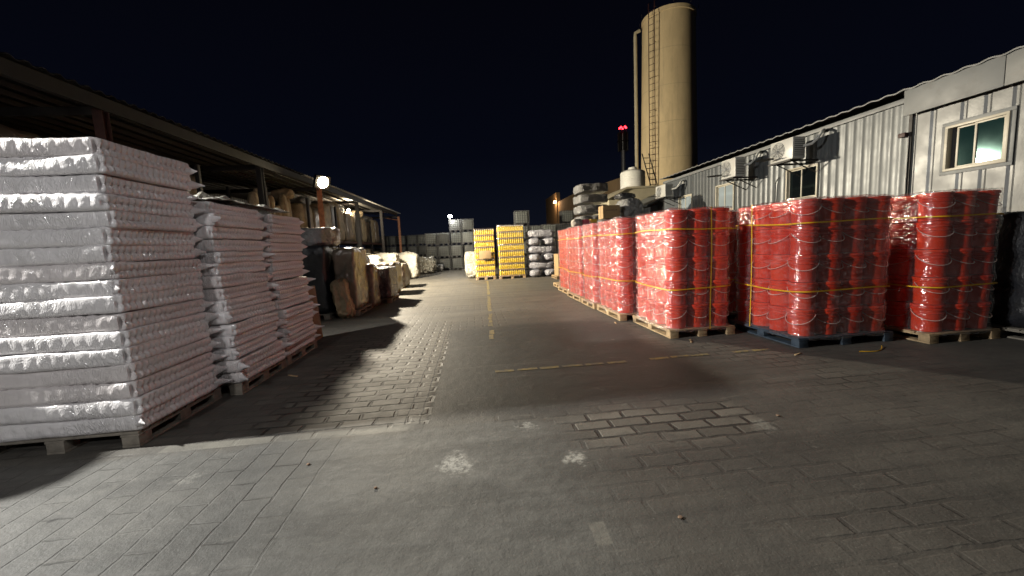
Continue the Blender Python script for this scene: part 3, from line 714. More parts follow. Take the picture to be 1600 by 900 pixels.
b.build('edge_beam', M['roof_shade'], shed)
for i in range(14):
    x = -7.7-i*.58
    MB().box(x-.03, x+.03, 6.5, 36.0, 4.86+(-x-7.2)*.105-.06, 4.86+(-x-7.2)*.105+.04).build('purlin', M['dark_steel'], shed)
for k, y in enumerate((8.9, 14.4, 19.2, 24.5, 30.0, 35.9)):
    e = P_edge(y)-.14; mt = M['red_steel'] if k < 1 else (M['orange_steel'] if k in (2, 5) else M['dark_steel'])
    b = MB()
    b.box(e-.09, e+.09, y-.085, y-.073, 0, 4.72); b.box(e-.09, e+.09, y+.073, y+.085, 0, 4.72); b.box(e-.008, e+.008, y-.072, y+.072, 0, 4.72)
    b.build('post', mt, shed)
    MB().box(-15.4, e-.1, y-.05, y+.05, 4.62, 4.78).build('rafter', M['dark_steel'], shed)
    MB().box(-15.5, -15.3, y-.09, y+.09, 0, 5.7).build('post', M['dark_steel'], shed)
MB().tube([(P_edge(35.9)-.14, 35.9, 4.4), (P_edge(35.9)-1.6, 35.9, 4.7)], .04).build('brace', M['orange_steel'], shed)
b = MB(); rows = [[], []]
for i in range(int(30/.06)):
    y = 6.4+i*.06; x = -15.6+.04*math.sin(2*math.pi*y/.24); rows[0].append((x, y, 0)); rows[1].append((x, y, 5.85))
b.strip(rows); b.build('back_wall', M['corr_dark'], shed, recalc=False)
# racks inside the shed with bales on two levels
rack = thing('pallet_rack', 'dark red pallet rack along the open front of the shed', 'rack', (0, 0, 0))
for z in (.12, 2.3):
    for x in (-7.6, -8.9): MB().box(x-.05, x+.05, 12.0, 34.0, z-.07, z+.07, .01).build('beam', M['red_steel'], rack)
    MB().box(-8.84, -7.66, 12.0, 34.0, z+.02, z+.072).build('shelf', M['dark_steel'], rack)
for y in (12.0, 15.6, 19.3, 23.0, 26.7, 30.4, 34.0):
    for x in (-7.6, -8.9): MB().box(x-.052, x+.052, y-.052, y+.052, 0, 4.3, .008).build('upright', M['dark_steel'], rack)
rr = random.Random(5); y = 12.5; k = 0
nth0 = ['first', 'second', 'third', 'fourth', 'fifth', 'sixth', 'seventh', 'eighth', 'last']
where = ['between the rack uprights']
for i in range(9):                                   # upright tan rolls, nearest bay
    hh = rr.uniform(1.3, 1.85); r_ = rr.uniform(.16, .20); lean = rr.uniform(-.09, .09)
    o = lump(r_, r_, hh, 40+i, 3.5, 12, .04, 2.5).build('fabric_roll', M['sack_tan'], angle=65)
    o.location = (-7.9+rr.uniform(-.15, .12), 15.0+i*.40, 2.375); o.rotation_euler = (lean*.5, lean, rr.uniform(0, 3))
    tag(o, f'tan roll standing upright on the rack, {["first", "second", "third", "fourth", "fifth", "sixth", "seventh", "eighth", "last"][i]} from the near end', 'roll', 'upright rolls on the rack')
for i in range(9):                                   # loose sacks thrown on top of the rack goods
    yy = 18.6+i*1.7+rr.uniform(-.3, .3)
    lump_thing('woven_sack', f'{["slumped", "tied", "bulging"][i % 3]} sack thrown on the rack bales, {nth0[i]} from the near end', 'sack', (-8.15+rr.uniform(-.15, .1), yy, 4.05+rr.uniform(-.1, .1)), .34+rr.uniform(-.08, .1), .42+rr.uniform(-.1, .2), .50+rr.uniform(-.1, .2), ('sack_tan', 'film_grey', 'sack_brown')[i % 3], 230+i, 'sacks on the rack bales', k=3.2, amp=.10, rot=(rr.uniform(-.3, .3), rr.uniform(-.2, .2), rr.uniform(0, 3)), n=14)
for lev, z in (('upper', 2.375), ('lower', .195)):
    y = 18.9 if lev == 'upper' else 12.8; i = 0
    while y < 33.4:
        d = rr.uniform(.42, .62); hh = rr.uniform(1.45, 2.0) if lev == 'upper' else rr.uniform(1.2, 1.75)
        if lev == 'upper' and i == 3: hh = 2.25
        lump_thing('wrapped_bale', f'{"tan" if (i+len(lev)) % 2 else "brown"} wrapped bale, number {i+1} from the near end of the {lev} rack shelf', 'bale', (-8.2+rr.uniform(-.05, .1), y+d, z), .50, d, hh, 'sack_tan' if (i+len(lev)) % 2 else 'sack_brown', 60+i+(20 if lev == 'lower' else 0), 'bales on the shed rack', k=8, amp=.06, n=12)
        y += 2*d+rr.uniform(.06, .22); i += 1
for i, (y, z, lab) in enumerate(((6.9, 3.9, 'dim brown bale high behind the near white stack'), (8.6, 4.3, 'dim brown bale under the shed roof past the red post'), (10.6, 4.0, 'dim tan bale under the shed roof before the rolls'), (12.6, 4.4, 'dim brown bale under the shed roof beside the first roll'))):
    lump_thing('stored_bale', lab, 'bale', (-9.2, y, 0), 1.0, .85, z, 'sack_brown', 90+i, 'bales under the near end of the shed', k=5, amp=.14, n=18)

# ------------------------------------------------------------------ intermediate bulk containers
def ibc_proto(dark=False):
    t = thing('bulk_tote', 'tote', 'tote')
    w, d, h = .44, .44, .93
    MB().box(-w+.05, w-.05, -d+.03, d-.03, .14, h-.05, .06).build('bottle', M['ibc_dark' if dark else 'ibc'], t)
    c = MB(); s_ = .012
    for k in range(6):
        z = .16+k*(h-.18)/5
        for sy in (-1, 1): c.box(-w, w, sy*d-s_, sy*d+s_, z-s_, z+s_); c.box(sy*w-s_, sy*w+s_, -d, d, z-s_, z+s_)
    for k in range(7):
        x = -w+2*w*k/6
        for sy in (-1, 1): c.box(x-s_, x+s_, sy*(d+.002)-s_, sy*(d+.002)+s_, .13, h); c.box(sy*(w+.002)-s_, sy*(w+.002)+s_, x-s_, x+s_, .13, h)
    c.build('cage', M['cage'], t, smooth=False)
    p = MB()
    for x in (-w, -.07, w-.14):
        for y in (-d, -.07, d-.14): p.box(x, x+.14, y, y+.14, 0, .10)
    p.box(-w, w, -d, d, .10, .135); p.build('pallet_base', M['black_plastic'], t, smooth=False)
    MB().lathe([(.075, h-.021), (.075, h+.02), (.06, h+.03)], 12).build('cap', M['black_plastic'], t)
    return t
IB = ibc_proto(); IBD = ibc_proto(True); used = {False: False, True: False}
def ibc(x, y, z, label, dark=False, s=1.0, group='bulk totes across the end of the yard', rz=0):
    pr = IBD if dark else IB
    o = copy_tree(pr) if used[dark] else pr; used[dark] = True
    o.location = (x, y, z); o.scale = (s, s, s); o.rotation_euler = (0, 0, rz)
    tag(o, label, 'tote', group)
lv = ['bottom', 'middle', 'top', 'extra fourth']
nth = ['first', 'second', 'third', 'fourth', 'fifth', 'sixth', 'seventh', 'eighth', 'ninth', 'tenth', 'eleventh', 'twelfth']
for i in range(5):
    for k in range(4 if i in (2, 3) else 3):
        ibc(-3.05+i*.93, 30.3+random.uniform(-.28, .28), k*.965, f'caged white tote, {lv[k]} tier, {nth[i]} column of the stack facing the lane end', False, 1.0, rz=random.uniform(-.06, .06))
for i in range(2):
    ibc(-3.95, 30.6+i*1.0, i*.965 if i == 0 else 0, f'caged white tote at the near edge of the stack, {"front" if i == 0 else "behind"}', False)
for i in range(6):
    for k in range(3):
        ibc(-10.2+i*1.04, 40.5, k*1.08, f'dim caged tote, {lv[k]} tier, {nth[i]} column of the distant row beyond the shed', False, 1.12, 'totes in the distant row')
for i in range(3):
    for k in range(3):
        ibc(4.9+i*1.0, 24.2, k*.965, f'{"dark" if (i+k) % 2 else "white"} caged tote, {lv[k]} tier, {nth[i]} column behind the grey rolls', (i+k) % 2 == 1, 1.0, 'totes behind the grey rolls')
for i in range(3):
    for k in range(3 + (i == 1)):
        ibc(2.3+i*.97, 25.0, k*.965-.0, f'caged tote, {lv[k]} tier, {nth[i]} column behind the yellow bottle loads', k == 0, 1.0, 'totes behind the yellow bottles')
ibc(6.9, 27.5, 3.02, 'white caged tote standing high beside the brown warehouse', False, 1.0, 'totes by the warehouse')
for k in range(3): ibc(6.9, 27.5, k*.965+.1, f'dark tote, {lv[k]} of those under the high white tote', True, 1.0, 'totes by the warehouse')

# ------------------------------------------------------------------ yellow bottles
def bottle_mesh():
    return MB().lathe([(.030, 0), (.043, .006), (.044, .10), (.043, .15), (.030, .195), (.017, .215), (.017, .235), (.020, .236), (.020, .262), (.018, .265)], 10)
BM = bottle_mesh().build('bottle', M['yellow_bottle'], angle=35); BMD = BM.data; bpy.data.objects.remove(BM)
CM = MB().lathe([(.0215, .237), (.0215, .268), (.019, .271)], 10).build('cap', M['cap_white'], angle=35); CMD = CM.data; bpy.data.objects.remove(CM)
def yellow_load(x0, x1, y0, y1, n, h, name, seed):
    pallet(f'wooden pallet under the {name} of yellow bottles', x0, x1, y0, y1)
    rr = random.Random(seed); w, d = (x1-x0)/2-.02, (y1-y0)/2-.02
    for k in range(n):
        z = .142+k*h; tr = thing('bottle_tray', f'tray of yellow bottles, {"lowest" if k == 0 else ("topmost" if k == n-1 else ORD[k]+" from bottom")}, on the {name}', 'bottle tray', ((x0+x1)/2+rr.uniform(-.01, .01), (y0+y1)/2, z), rr.uniform(-.01, .01), 'trays of yellow bottles')
        MB().box(-w, w, -d, d, 0, .035, .006).build('tray_base', M['card'], tr)
        m = int(2*w/.094)
        for i in range(m):
            for (bx, by) in ((-w+.05+i*(2*w-.1)/(m-1), -d+.05), (-w+.05, -d+.05+(i+1)*.094)):
                if by > d-.04: continue
                for nm, dat in (('bottle', BMD),):
                    o = bpy.data.objects.new(nm, dat); COL.objects.link(o); o.parent = tr; o.location = (bx, by, .036); o.scale = (1.04, 1.04, (h-.045)/.27)
                    c_ = bpy.data.objects.new('cap', CMD); COL.objects.link(c_); c_.parent = o
    t = thing('stretch_wrap', f'wrinkled clear film round the {name} of yellow bottles', 'plastic wrap', ((x0+x1)/2, (y0+y1)/2, 0), 0, 'films round the yellow bottle loads')
    wrap_shell(w, d, .05, .10, .15+n*h+.03, seed).build('film', FILM['clear'], t, angle=80)
yellow_load(.10, 1.12, 19.2, 20.2, 8, .295, 'nearer lower load', 51)
yellow_load(1.27, 2.60, 19.05, 20.2, 8, .312, 'taller wider load', 52)
o = MB().box(-.30, .30, -.012, .012, 0, .40, .004).build('cardboard_sheet', M['card']); o.location = (.62, 19.12, 1.05)
tag(o, 'square brown cardboard sheet held on the front of the yellow bottles', 'cardboard')
lump_thing('wrapped_load', 'pale wrapped sack load half hidden behind the lower yellow bottles', 'wrapped load', (-.02, 20.9, 0), .42, .5, 1.45, 'film_pale', 33, k=5, amp=.08)

# ------------------------------------------------------------------ grey film rolls, crosswise
k = 0
for lev in range(6):
    z = lev*.392; names = lv
    if lev % 2 == 0:
        for i, x in enumerate((3.10, 3.86)):
            lump_thing('film_roll', f'silver-grey wrapped roll end, {"left" if i == 0 else "right"} one of level {lev+1} in the roll stack', 'roll', (x, 19.6, z), .31, .72, .40, 'film_silver', 100+lev*2+i, 'grey wrapped rolls', k=3.2, amp=.03, fq=3)
    else:
        lump_thing('film_roll', f'long silver-grey wrapped roll lying across level {lev+1} of the roll stack', 'roll', (3.48, 19.45, z), .76, .40, .40, 'film_silver', 120+lev, 'grey wrapped rolls', k=3.6, amp=.04, fq=3)
# cardboard box on a pallet, end of the red row
pallet('pale pallet under the brown carton past the last red load', 3.75, 4.75, 17.2, 18.3)
bx = thing('carton', 'tall brown carton on a pallet past the last red load', 'box', (4.28, 17.7, .142))
MB().box(-.42, .42, -.45, .45, 0, 1.0, .01).build('carton_body', M['card'], bx)
MB().box(-.03, .03, -.453, .453, .3, 1.003).build('tape', M['card_dark'], bx)
pallet('pale empty pallet lying between the carton and the red row', 3.05, 4.1, 13.55, 14.6)

# ------------------------------------------------------------------ tall grey stack and things on the loads behind the red row
pallet('wooden pallet under the tall stack of grey wrapped layers', 4.75, 6.1, 16.6, 17.8, mat='grey_wood')
for k in range(9):
    lump_thing('wrapped_layer', f'grey film-wrapped layer, {"lowest" if k == 0 else ("topmost" if k == 8 else ORD[k]+" from bottom")} of the tall stack by the warehouse', 'wrapped layer', (5.42+random.uniform(-.02, .02), 17.2, .142+k*.458), .66, .6, .36, 'film_grey', 140+k, 'layers of the tall grey stack', k=10, amp=.035, fq=3)
pallet('hidden-fronted pallet under the grey covered load behind the red row', 4.55, 6.35, 13.4, 14.9, mat='grey_wood')
lump_thing('covered_load', 'grey covered load behind the red row carrying a brown box', 'covered load', (5.45, 14.15, .142), .88, .72, 2.30, 'film_grey', 160, k=9, amp=.04)
b6 = thing('carton', 'brown printed carton on the grey covered load behind the red row', 'box', (5.02, 13.75, 2.43))
MB().box(-.31, .31, -.25, .25, 0, .46, .008).build('carton_body', M['card'], b6)
MB().box(-.311, .311, -.03, .03, .02, .463).build('tape', M['card_dark'], b6)
pr = MB(); rr = random.Random(3); x = -.20
while x < .2: w_ = rr.uniform(.02, .045); pr.box(x, x+w_, -.2515, -.2495, .27, .30+rr.uniform(0, .015)); x += w_+.014
pr.build('printed_mark', M['card_dark'], b6, smooth=False)
lump_thing('film_bale', 'grey-green film bale on the covered load beside the printed carton', 'bale', (5.92, 14.1, 2.42), .46, .5, .72, 'film_grey', 161, k=4, amp=.10)
lump_thing('black_bag', 'black plastic bag lying on top of the grey-green bale', 'bag', (5.75, 14.1, 3.12), .42, .3, .26, 'film_blackish', 162, k=3, amp=.08)
lump_thing('woven_sack', 'small white sack lying on the last red load', 'sack', (3.45, 12.5, 2.08), .16, .2, .30, 'sack_white', 163, k=3, amp=.06)
for i, (cl, nm) in enumerate((((.45, .09, .12), 'pink'), ((.62, .40, .05), 'yellow'))):
    o = MB().box(-.10, .10, -.12, .12, 0, .27, .006).build('packet', simple(nm+'_packet_card', cl, .5)); o.location = (3.72+i*.26, 12.4, 2.08)
    tag(o, f'small {nm} packet standing beside the white sack on the last red load', 'packet')

# ------------------------------------------------------------------ right-hand building
WX = 8.3
bld = thing('site_cabin', 'long grey corrugated site cabin row along the right of the yard', 'building', (0, 0, 0))
def rib_wall(b, y0, y1, z0, z1, pitch, depth, x=WX, flat=.55):
    pts = []; y = y0; s_ = pitch
    while y < y1-1e-6:
        for dy, dx in ((0, 0), (flat*s_, 0), (flat*s_+.12*s_, depth), (s_*.88, depth), ):
            if y+dy <= y1: pts.append((x+dx, y+dy))
        y += s_
    pts.append((x, y1)); b.strip([[(p[0], p[1], z0) for p in pts], [(p[0], p[1], z1) for p in pts]])
def holes_wall(y0, y1, z1, pitch, depth, holes, flat):
    """ribbed wall with window openings (y, y, z, z)"""
    b = MB(); ys = sorted({y0, y1, *[h[0] for h in holes], *[h[1] for h in holes]})
    for a, c in zip(ys, ys[1:]):
        hz = [h for h in holes if h[0] <= a+1e-6 and h[1] >= c-1e-6]
        if hz: rib_wall(b, a, c, 0, hz[0][2], pitch, depth, WX, flat); rib_wall(b, a, c, hz[0][3], z1, pitch, depth, WX, flat)
        else: rib_wall(b, a, c, 0, z1, pitch, depth, WX, flat)
    return b
WIN = [(5.33, 6.06, 2.58, 3.26, 'glass_teal', True), (8.62, 9.48, 2.46, 3.20, 'glass_black', False), (11.58, 12.42, 2.46, 3.25, 'glass_pale', False), (13.92, 14.76, 2.45, 3.20, 'glass_pale', False)]
SPLIT = 6.66
holes_wall(-2.5, SPLIT-.03, 4.05, .30, .018, [w[:4] for w in WIN if w[1] < SPLIT], .66).build('wall_panel', M['corr_b'], bld, recalc=False, angle=20)
holes_wall(SPLIT+.03, 16.0, 4.0, .19, .008, [w[:4] for w in WIN if w[0] > SPLIT], .5).build('wall_panel', M['corr'], bld, recalc=False, angle=20)
MB().box(WX-.02, WX+.06, SPLIT-.028, SPLIT+.028, 0, 4.0).build('corner_trim', M['dark_steel'], bld)
MB().box(WX+.1, WX+.14, -2.5, 16.0, .0, 2.3).build('inner_lining', M['black_plastic'], bld)
MB().box(WX+.1, 14.0, -2.5, -2.44, 0, 4.0).build('end_wall', M['corr_b'], bld)
MB().box(WX+.05, 14.0, 16.0, 16.06, 0, 3.98).build('end_wall', M['corr'], bld)
MB().box(WX+.06, 14.0, -2.48, 15.98, 3.86, 3.90).build('ceiling', M['black_plastic'], bld)
MB().box(13.9, 14.0, -2.44, 15.98, 0, 3.95).build('end_wall', M['corr'], bld)
for y0, y1 in ((-2.5, 4.02), (4.03, 5.30), (5.31, SPLIT+.02)):
    MB().box(WX-.16, WX-.13, y0, y1, 3.66, 4.12, .004).build('fascia', M['grey_fascia'], bld)
MB().box(WX-.06, WX+.03, SPLIT+.03, 16.0, 3.93, 4.02, .006).build('roof_trim', M['grey_fascia'], bld)
b = MB(); rows = [[], [], []]
for i in range(int(18.7/.05)):
    y = -2.5+i*.05; z = .013*math.sin(2*math.pi*y/.3); rows[0].append((WX-.19, y, 4.115+z)); rows[1].append((WX-.19, y, 4.14+z)); rows[2].append((14.0, y, 4.6+z))
b.strip(rows); b.build('roof', M['grey_fascia'], bld, recalc=False)
for (y0, y1, z0, z1, gl, big) in WIN:
    f = MB(); t_ = .04; xo = WX-.035
    for a in ((y0-t_, y1+t_, z0-t_, z0), (y0-t_, y1+t_, z1, z1+t_), (y0-t_, y0, z0, z1), (y1, y1+t_, z0, z1)):
        f.box(xo, WX+.07, a[0], a[1], a[2], a[3], .004)
    w = f.build('window', M['cream_frame'], bld)
    if big:
        o_ = MB()
        for a in ((y0-.10, y1+.10, z0-.10, z0-.042), (y0-.10, y1+.10, z1+.042, z1+.10), (y0-.10, y0-.042, z0-.04, z1+.04), (y1+.042, y1+.10, z0-.04, z1+.04)):
            o_.box(WX-.012, WX+.004, a[0], a[1], a[2], a[3], .003)
        o_.build('surround', M['grey_fascia'], w)
    ym = (y0+y1)/2
    def sash(name, a, c, x, g):
        s_ = MB(); u = .030
        for q in ((a, c, z0, z0+u), (a, c, z1-u, z1), (a, a+u, z0+u, z1-u), (c-u, c, z0+u, z1-u)): s_.box(x, x+.028, q[0], q[1], q[2], q[3], .003)
        so = s_.build('sash', M['cream_frame'], w)
        pm = Matrix.Translation((x+.013, (a+c)/2, 0)) @ Matrix.Rotation(R((-1.84 if name == 'front' else 1.2) if big else -3.0), 4, 'Z') @ Matrix.Translation((-x-.013, -(a+c)/2, 0))
        MB().box(x+.010, x+.016, a+u-.004, c-u+.004, z0+u-.004, z1-u+.004, 0, pm).build('pane', M[g], w, smooth=False)
    if big:
        sash('front', y0+.002, y0+.385, WX-.008, gl); sash('sash', y0+.375, y0+.64, WX+.024, gl)
        MB().box(WX+.060, WX+.066, y0, y1, z0, z1).build('backing', M['black_plastic'], w)
    else:
        sash('sash', y0+.002, ym+.02, WX-.008, gl); sash('sash', ym-.02, y1-.002, WX+.024, gl)
# small box on the corner joint, upright cable, pale conduit
MB().box(WX-.10, WX-.022, SPLIT+.02, SPLIT+.14, 3.30, 3.38, .01).build('junction_box', M['red_steel'], bld)
MB().tube([(WX-.03, SPLIT, 3.3), (WX-.035, SPLIT+.005, 2.6), (WX-.03, SPLIT, 1.2)], .012).build('cable', M['black_plastic'], bld)
MB().tube([(WX-.03, 9.75, 3.10), (WX-.04, 9.85, 2.95), (WX-.03, 9.86, 2.2)], .014).build('cable', M['black_plastic'], bld)
MB().tube([(WX-.04, 11.35, 3.2), (WX-.05, 11.3, 2.6), (WX-.04, 11.25, 2.0)], .02).build('conduit', M['hose'], bld)
# dark gap panel, then the next cabin
MB().box(WX+.3, WX+.36, 16.07, 17.2, 0, 3.9).build('gap_panel', M['roof_shade'], bld)
nc = thing('site_cabin', 'small grey cabin end with sloping roof past the corrugated cabin row', 'building', (0, 0, 0))
b = MB(); rib_wall(b, 17.22, 20.8, 0, 3.1, .16, .025, WX-.05, .5); b.build('wall', M['corr'], nc, recalc=False, angle=20)
b = MB(); b.prism([(WX-.25, 3.12), (WX-.25, 3.2), (11.5, 4.6), (11.5, 4.5)], 'y', 17.1, 21.0); b.build('roof', M['grey_fascia'], nc)
b = MB(); b.prism([(WX-.04, 0), (WX-.04, 3.08), (11.4, 4.48), (11.4, 0)], 'y', 17.23, 17.28); b.build('end_wall', M['corr'], nc)

pallet('pallet under the black covered load against the cabin', 7.38, 8.18, 4.15, 5.25, mat='grey_wood')
lump_thing('covered_load', 'black covered load against the cabin past the shadowed red load', 'covered load', (7.80, 4.72, .142), .38, .50, 1.62, 'tarp_black', 170, k=7, amp=.06)
# ------------------------------------------------------------------ air conditioners
def ac_unit(y0, y1, z0, z1, label):
    t = thing('air_conditioner', label, 'air conditioner', (7.72, (y0+y1)/2, z0), 0, 'outdoor air conditioner units')
    w, h, d = (y1-y0)/2, z1-z0, .16
    MB().box(-d, d, -w, w, 0, h, .018).build('casing', M['ac_white'], t)
    cy = .10*1.0 if w > .3 else 0; cr = h*.40
    g = MB()
    prof = []
    for r_ in [cr*k/6 for k in range(1, 7)]:
        ring = [(-d-.012, cy+r_*math.cos(a*math.pi/14), h/2+r_*math.sin(a*math.pi/14)) for a in range(28)]
        g.tube(ring+[ring[0]], .0045, 4)
    for k in range(10):
        a = k*math.pi/5; g.tube([(-d-.013, cy, h/2), (-d-.013, cy+cr*math.cos(a), h/2+cr*math.sin(a))], .004, 4)
    g.build('fan_guard', M['steel'], t)
    f = MB(); f.add([(-d-.003, cy+cr*math.cos(a*math.pi/16), h/2+cr*math.sin(a*math.pi/16)) for a in range(32)], [tuple(range(32))]); f.build('fan_opening', simple('fan_shadow_grey', (.16, .155, .14), .7), t, smooth=False)
    MB().lathe([(.045, 0), (.045, .012)], 16).build('fan_hub', M['ac_white'], t)
    hub = t.children[-1]; hub.rotation_euler = (0, R(-90), 0); hub.location = (-d-.006, cy, h/2)
    s_ = MB()
    for k in range(9): s_.box(-d*.75, d*.75, -w-.003, -w+.004, .07+k*h*.085, .085+k*h*.085)
    s_.build('side_grille', M['black_plastic'], t, smooth=False)
    br = MB()
    for sy in (-1, 1):
        br.box(-d-.05, .58, sy*w*.7-.02, sy*w*.7+.02, -.045, -.004); br.tube([(-.05, sy*w*.7, -.045), (.57, sy*w*.7, -.32)], .014)
    br.box(-d-.06, -d-.02, -w, w, -.045, -.004); br.build('bracket', M['dark_steel'], t)
    MB().tube([(d*.6, -w-.01, h*.55), (d+.06, -w-.10, h*.60), (d+.14, -w-.17, h*.80), (d+.20, -w-.19, h*1.05), (d+.30, -w-.15, h*1.18), (.56, -w-.05, h*1.15), (.575, -w+.02, h*1.0)], .032, 8).build('hose', M['hose'], t)
ac_unit(8.52, 9.20, 3.33, 3.83, 'white air conditioner nearest the tall end of the cabin, above the black window')
ac_unit(10.50, 11.12, 3.28, 3.82, 'white air conditioner in the middle of the three on the cabin wall')
ac_unit(14.5, 15.3, 3.24, 3.72, 'farthest white air conditioner on the cabin wall, beside the silo foot')

# ------------------------------------------------------------------ silo, tank, warehouse, tower
SX, SY, SR, SH = 14.55, 27.4, 2.02, 16.95
silo = thing('silo', 'tall tan cylindrical silo with a ladder rising behind the cabin', 'silo', (SX, SY, 0))
MB().lathe([(SR, 0), (SR*.86, SH-.3), (SR*.86+.05, SH-.28), (SR*.86+.05, SH-.05), (SR*.86-.1, SH), (.3, SH+.35)], 72).build('shell', M['silo'], silo)
dirc = Vector((0-SX, 0-SY)).normalized(); tang = Vector((-dirc.y, dirc.x))     # tang points to the picture's left from the yard side
if tang.x > 0: tang = -tang
def sp_(off, out, k=1.0):                   # point on the shell: off = sideways fraction of the radius
    a = math.asin(off); v = dirc*math.cos(a)+tang*math.sin(a); return v*(SR*k+out)
l = MB(); pc = sp_(.46, .22); ts = Vector((-pc.y, pc.x)).normalized()*.21
for sg in (-1, 1): l.tube([(pc.x+ts.x*sg, pc.y+ts.y*sg, .5), (pc.x+ts.x*sg, pc.y+ts.y*sg, SH+.25), (pc.x*.85+ts.x*sg, pc.y*.85+ts.y*sg, SH+.45)], .028, 5)
z = .7
while z < SH+.1: l.tube([(pc.x-ts.x, pc.y-ts.y, z), (pc.x+ts.x, pc.y+ts.y, z)], .018, 5); z += .42
for k in range(8):
    z = 1.5+k*2.2; q = sp_(.46, 0)
    for sg in (-1, 1): l.tube([(pc.x+ts.x*sg, pc.y+ts.y*sg, z), (q.x+ts.x*sg, q.y+ts.y*sg, z)], .016, 4)
l.build('ladder', M['red_steel'], silo)
p_ = sp_(.97, .22); q_ = sp_(.97, -.1)
MB().tube([(p_.x, p_.y, 0), (p_.x, p_.y, SH-1.0), (p_.x, p_.y, SH-.75), (q_.x, q_.y, SH-.6)], .12, 10).build('fill_pipe', M['concrete_tan'] or M['cream_wall'], silo)
rl = MB()
for k in range(10):
    a = 2*math.pi*k/10; rl.tube([((SR-.1)*math.cos(a), (SR-.1)*math.sin(a), SH-.02), ((SR-.1)*math.cos(a), (SR-.1)*math.sin(a), SH+.22)], .02, 4)
rl.build('roof_stub', M['dark_steel'], silo)

st = thing('pump_house', 'cream walled block under the white water tank', 'building', (9.6, 22.3, 0))
MB().prism([(-1.9, 0), (-1.9, 3.95), (-.9, 4.45), (2.6, 4.50), (2.6, 0)], 'y', -1.25, 1.6).build('wall', M['cream_wall'], st)
MB().prism([(-2.05, 3.90), (-2.05, 4.0), (-.9, 4.57), (2.7, 4.62), (2.7, 4.52), (-.9, 4.46)], 'y', -1.4, 1.75).build('roof', M['cream_wall'], st)
tk = thing('water_tank', 'white ribbed plastic water tank on the cream block beside the silo', 'tank', (9.62, 22.3, 4.62))
TS = .84
pf = [(.80, 0), (.84, .02)]
for k in range(7): z = .05+k*.155; pf += [(.84, z), (.84, z+.10), (.825, z+.115), (.825, z+.14)]
pf += [(.80, 1.16), (.60, 1.26), (.30, 1.31), (.30, 1.40), (.05, 1.42)]
MB().lathe([(a*TS, b*TS) for a, b in pf], 40).build('tank_shell', M['tank_white'], tk)
MB().lathe([(.24, 1.415*TS), (.24, 1.46*TS), (.20, 1.48*TS)], 20).build('lid', M['tank_white'], tk)
la = thing('ladder', 'dark ladder leaning against the white water tank', 'ladder', (10.55, 22.0, 4.62))
b = MB()
for sx in (-.2, .2): b.tube([(sx+.25, -.05, 0), (sx-.25, .05, 1.95)], .03, 5)
for k in range(6): f = (k+.6)/6.4; b.tube([(-.2+.25-.5*f, -.05+.1*f, 1.95*f), (.2+.25-.5*f, -.05+.1*f, 1.95*f)], .022, 5)
b.build('ladder_frame', M['dark_steel'], la)

wh = thing('warehouse', 'dim brown warehouse wall beyond the tall grey stack', 'building', (0, 0, 0))
MB().prism([(30.0, 0), (30.0, 6.6), (44.0, 7.3), (55.0, 7.3), (55.0, 0)], 'x', 12.0, 24.0).build('wall', M['brown_wall'], wh)
MB().box(11.8, 12.3, 52.5, 60, 0, 8.6).build('wall', M['brown_wall'], wh)
MB().box(11.90, 11.99, 33.5, 34.9, 0, 2.4).build('door', M['dark_steel'], wh)
for y in (37.0, 41.0): MB().box(11.93, 11.99, y, y+1.2, 3.4, 4.3).build('window', M['glass_black'], wh)
MB().box(11.6, 12.0, 38.9, 39.1, 4.5, 4.56).build('bracket', M['steel'], wh)
wl = thing('wall_lamp', 'small orange lit lamp high on the far end of the brown warehouse', 'lamp', (11.72, 52.9, 7.35))
MB().lathe([(.22, -.15), (.26, 0), (.2, .16), (.05, .22)], 16).build('lens', M['lamp_orange'], wl)
MB().box(-.02, .12, -.06, .06, .20, .30).build('bracket', M['dark_steel'], wl)
MB().box(.075, .10, -.06, .06, -.1, .29).build('back_plate', M['dark_steel'], wl)

tw = thing('telecom_mast', 'thin dark mast with red beacon lights standing far behind the tank', 'mast', (24.4, 60.0, 0))
MB().tube([(0, 0, 0), (0, 0, 18.2)], [.42, .30], 10).build('pole', M['steel'], tw)
hd = MB()
for k in range(6):
    a = k*math.pi/3; hd.box(-.22, .22, .55, .80, 15.6, 18.4, .03, Matrix.Rotation(a, 4, 'Z'))
hd.lathe([(.9, 17.0), (.9, 17.1)], 16); hd.build('antenna_head', M['dark_steel'], tw)
for k in range(5):
    a = k*2*math.pi/5; MB().lathe([(.02, 0), (.13, .03), (.15, .16), (.06, .28)], 10, (.5*math.cos(a), .5*math.sin(a), 19.0)).build('beacon', M['lamp_red'], tw)
rg = MB()
for k in range(5):
    a = k*2*math.pi/5; rg.tube([(.5*math.cos(a), .5*math.sin(a), 18.3), (.5*math.cos(a), .5*math.sin(a), 19.02)], .03, 5); rg.tube([(0, 0, 18.3), (.5*math.cos(a), .5*math.sin(a), 18.35)], .03, 5)
rg.build('beacon_stand', M['dark_steel'], tw)

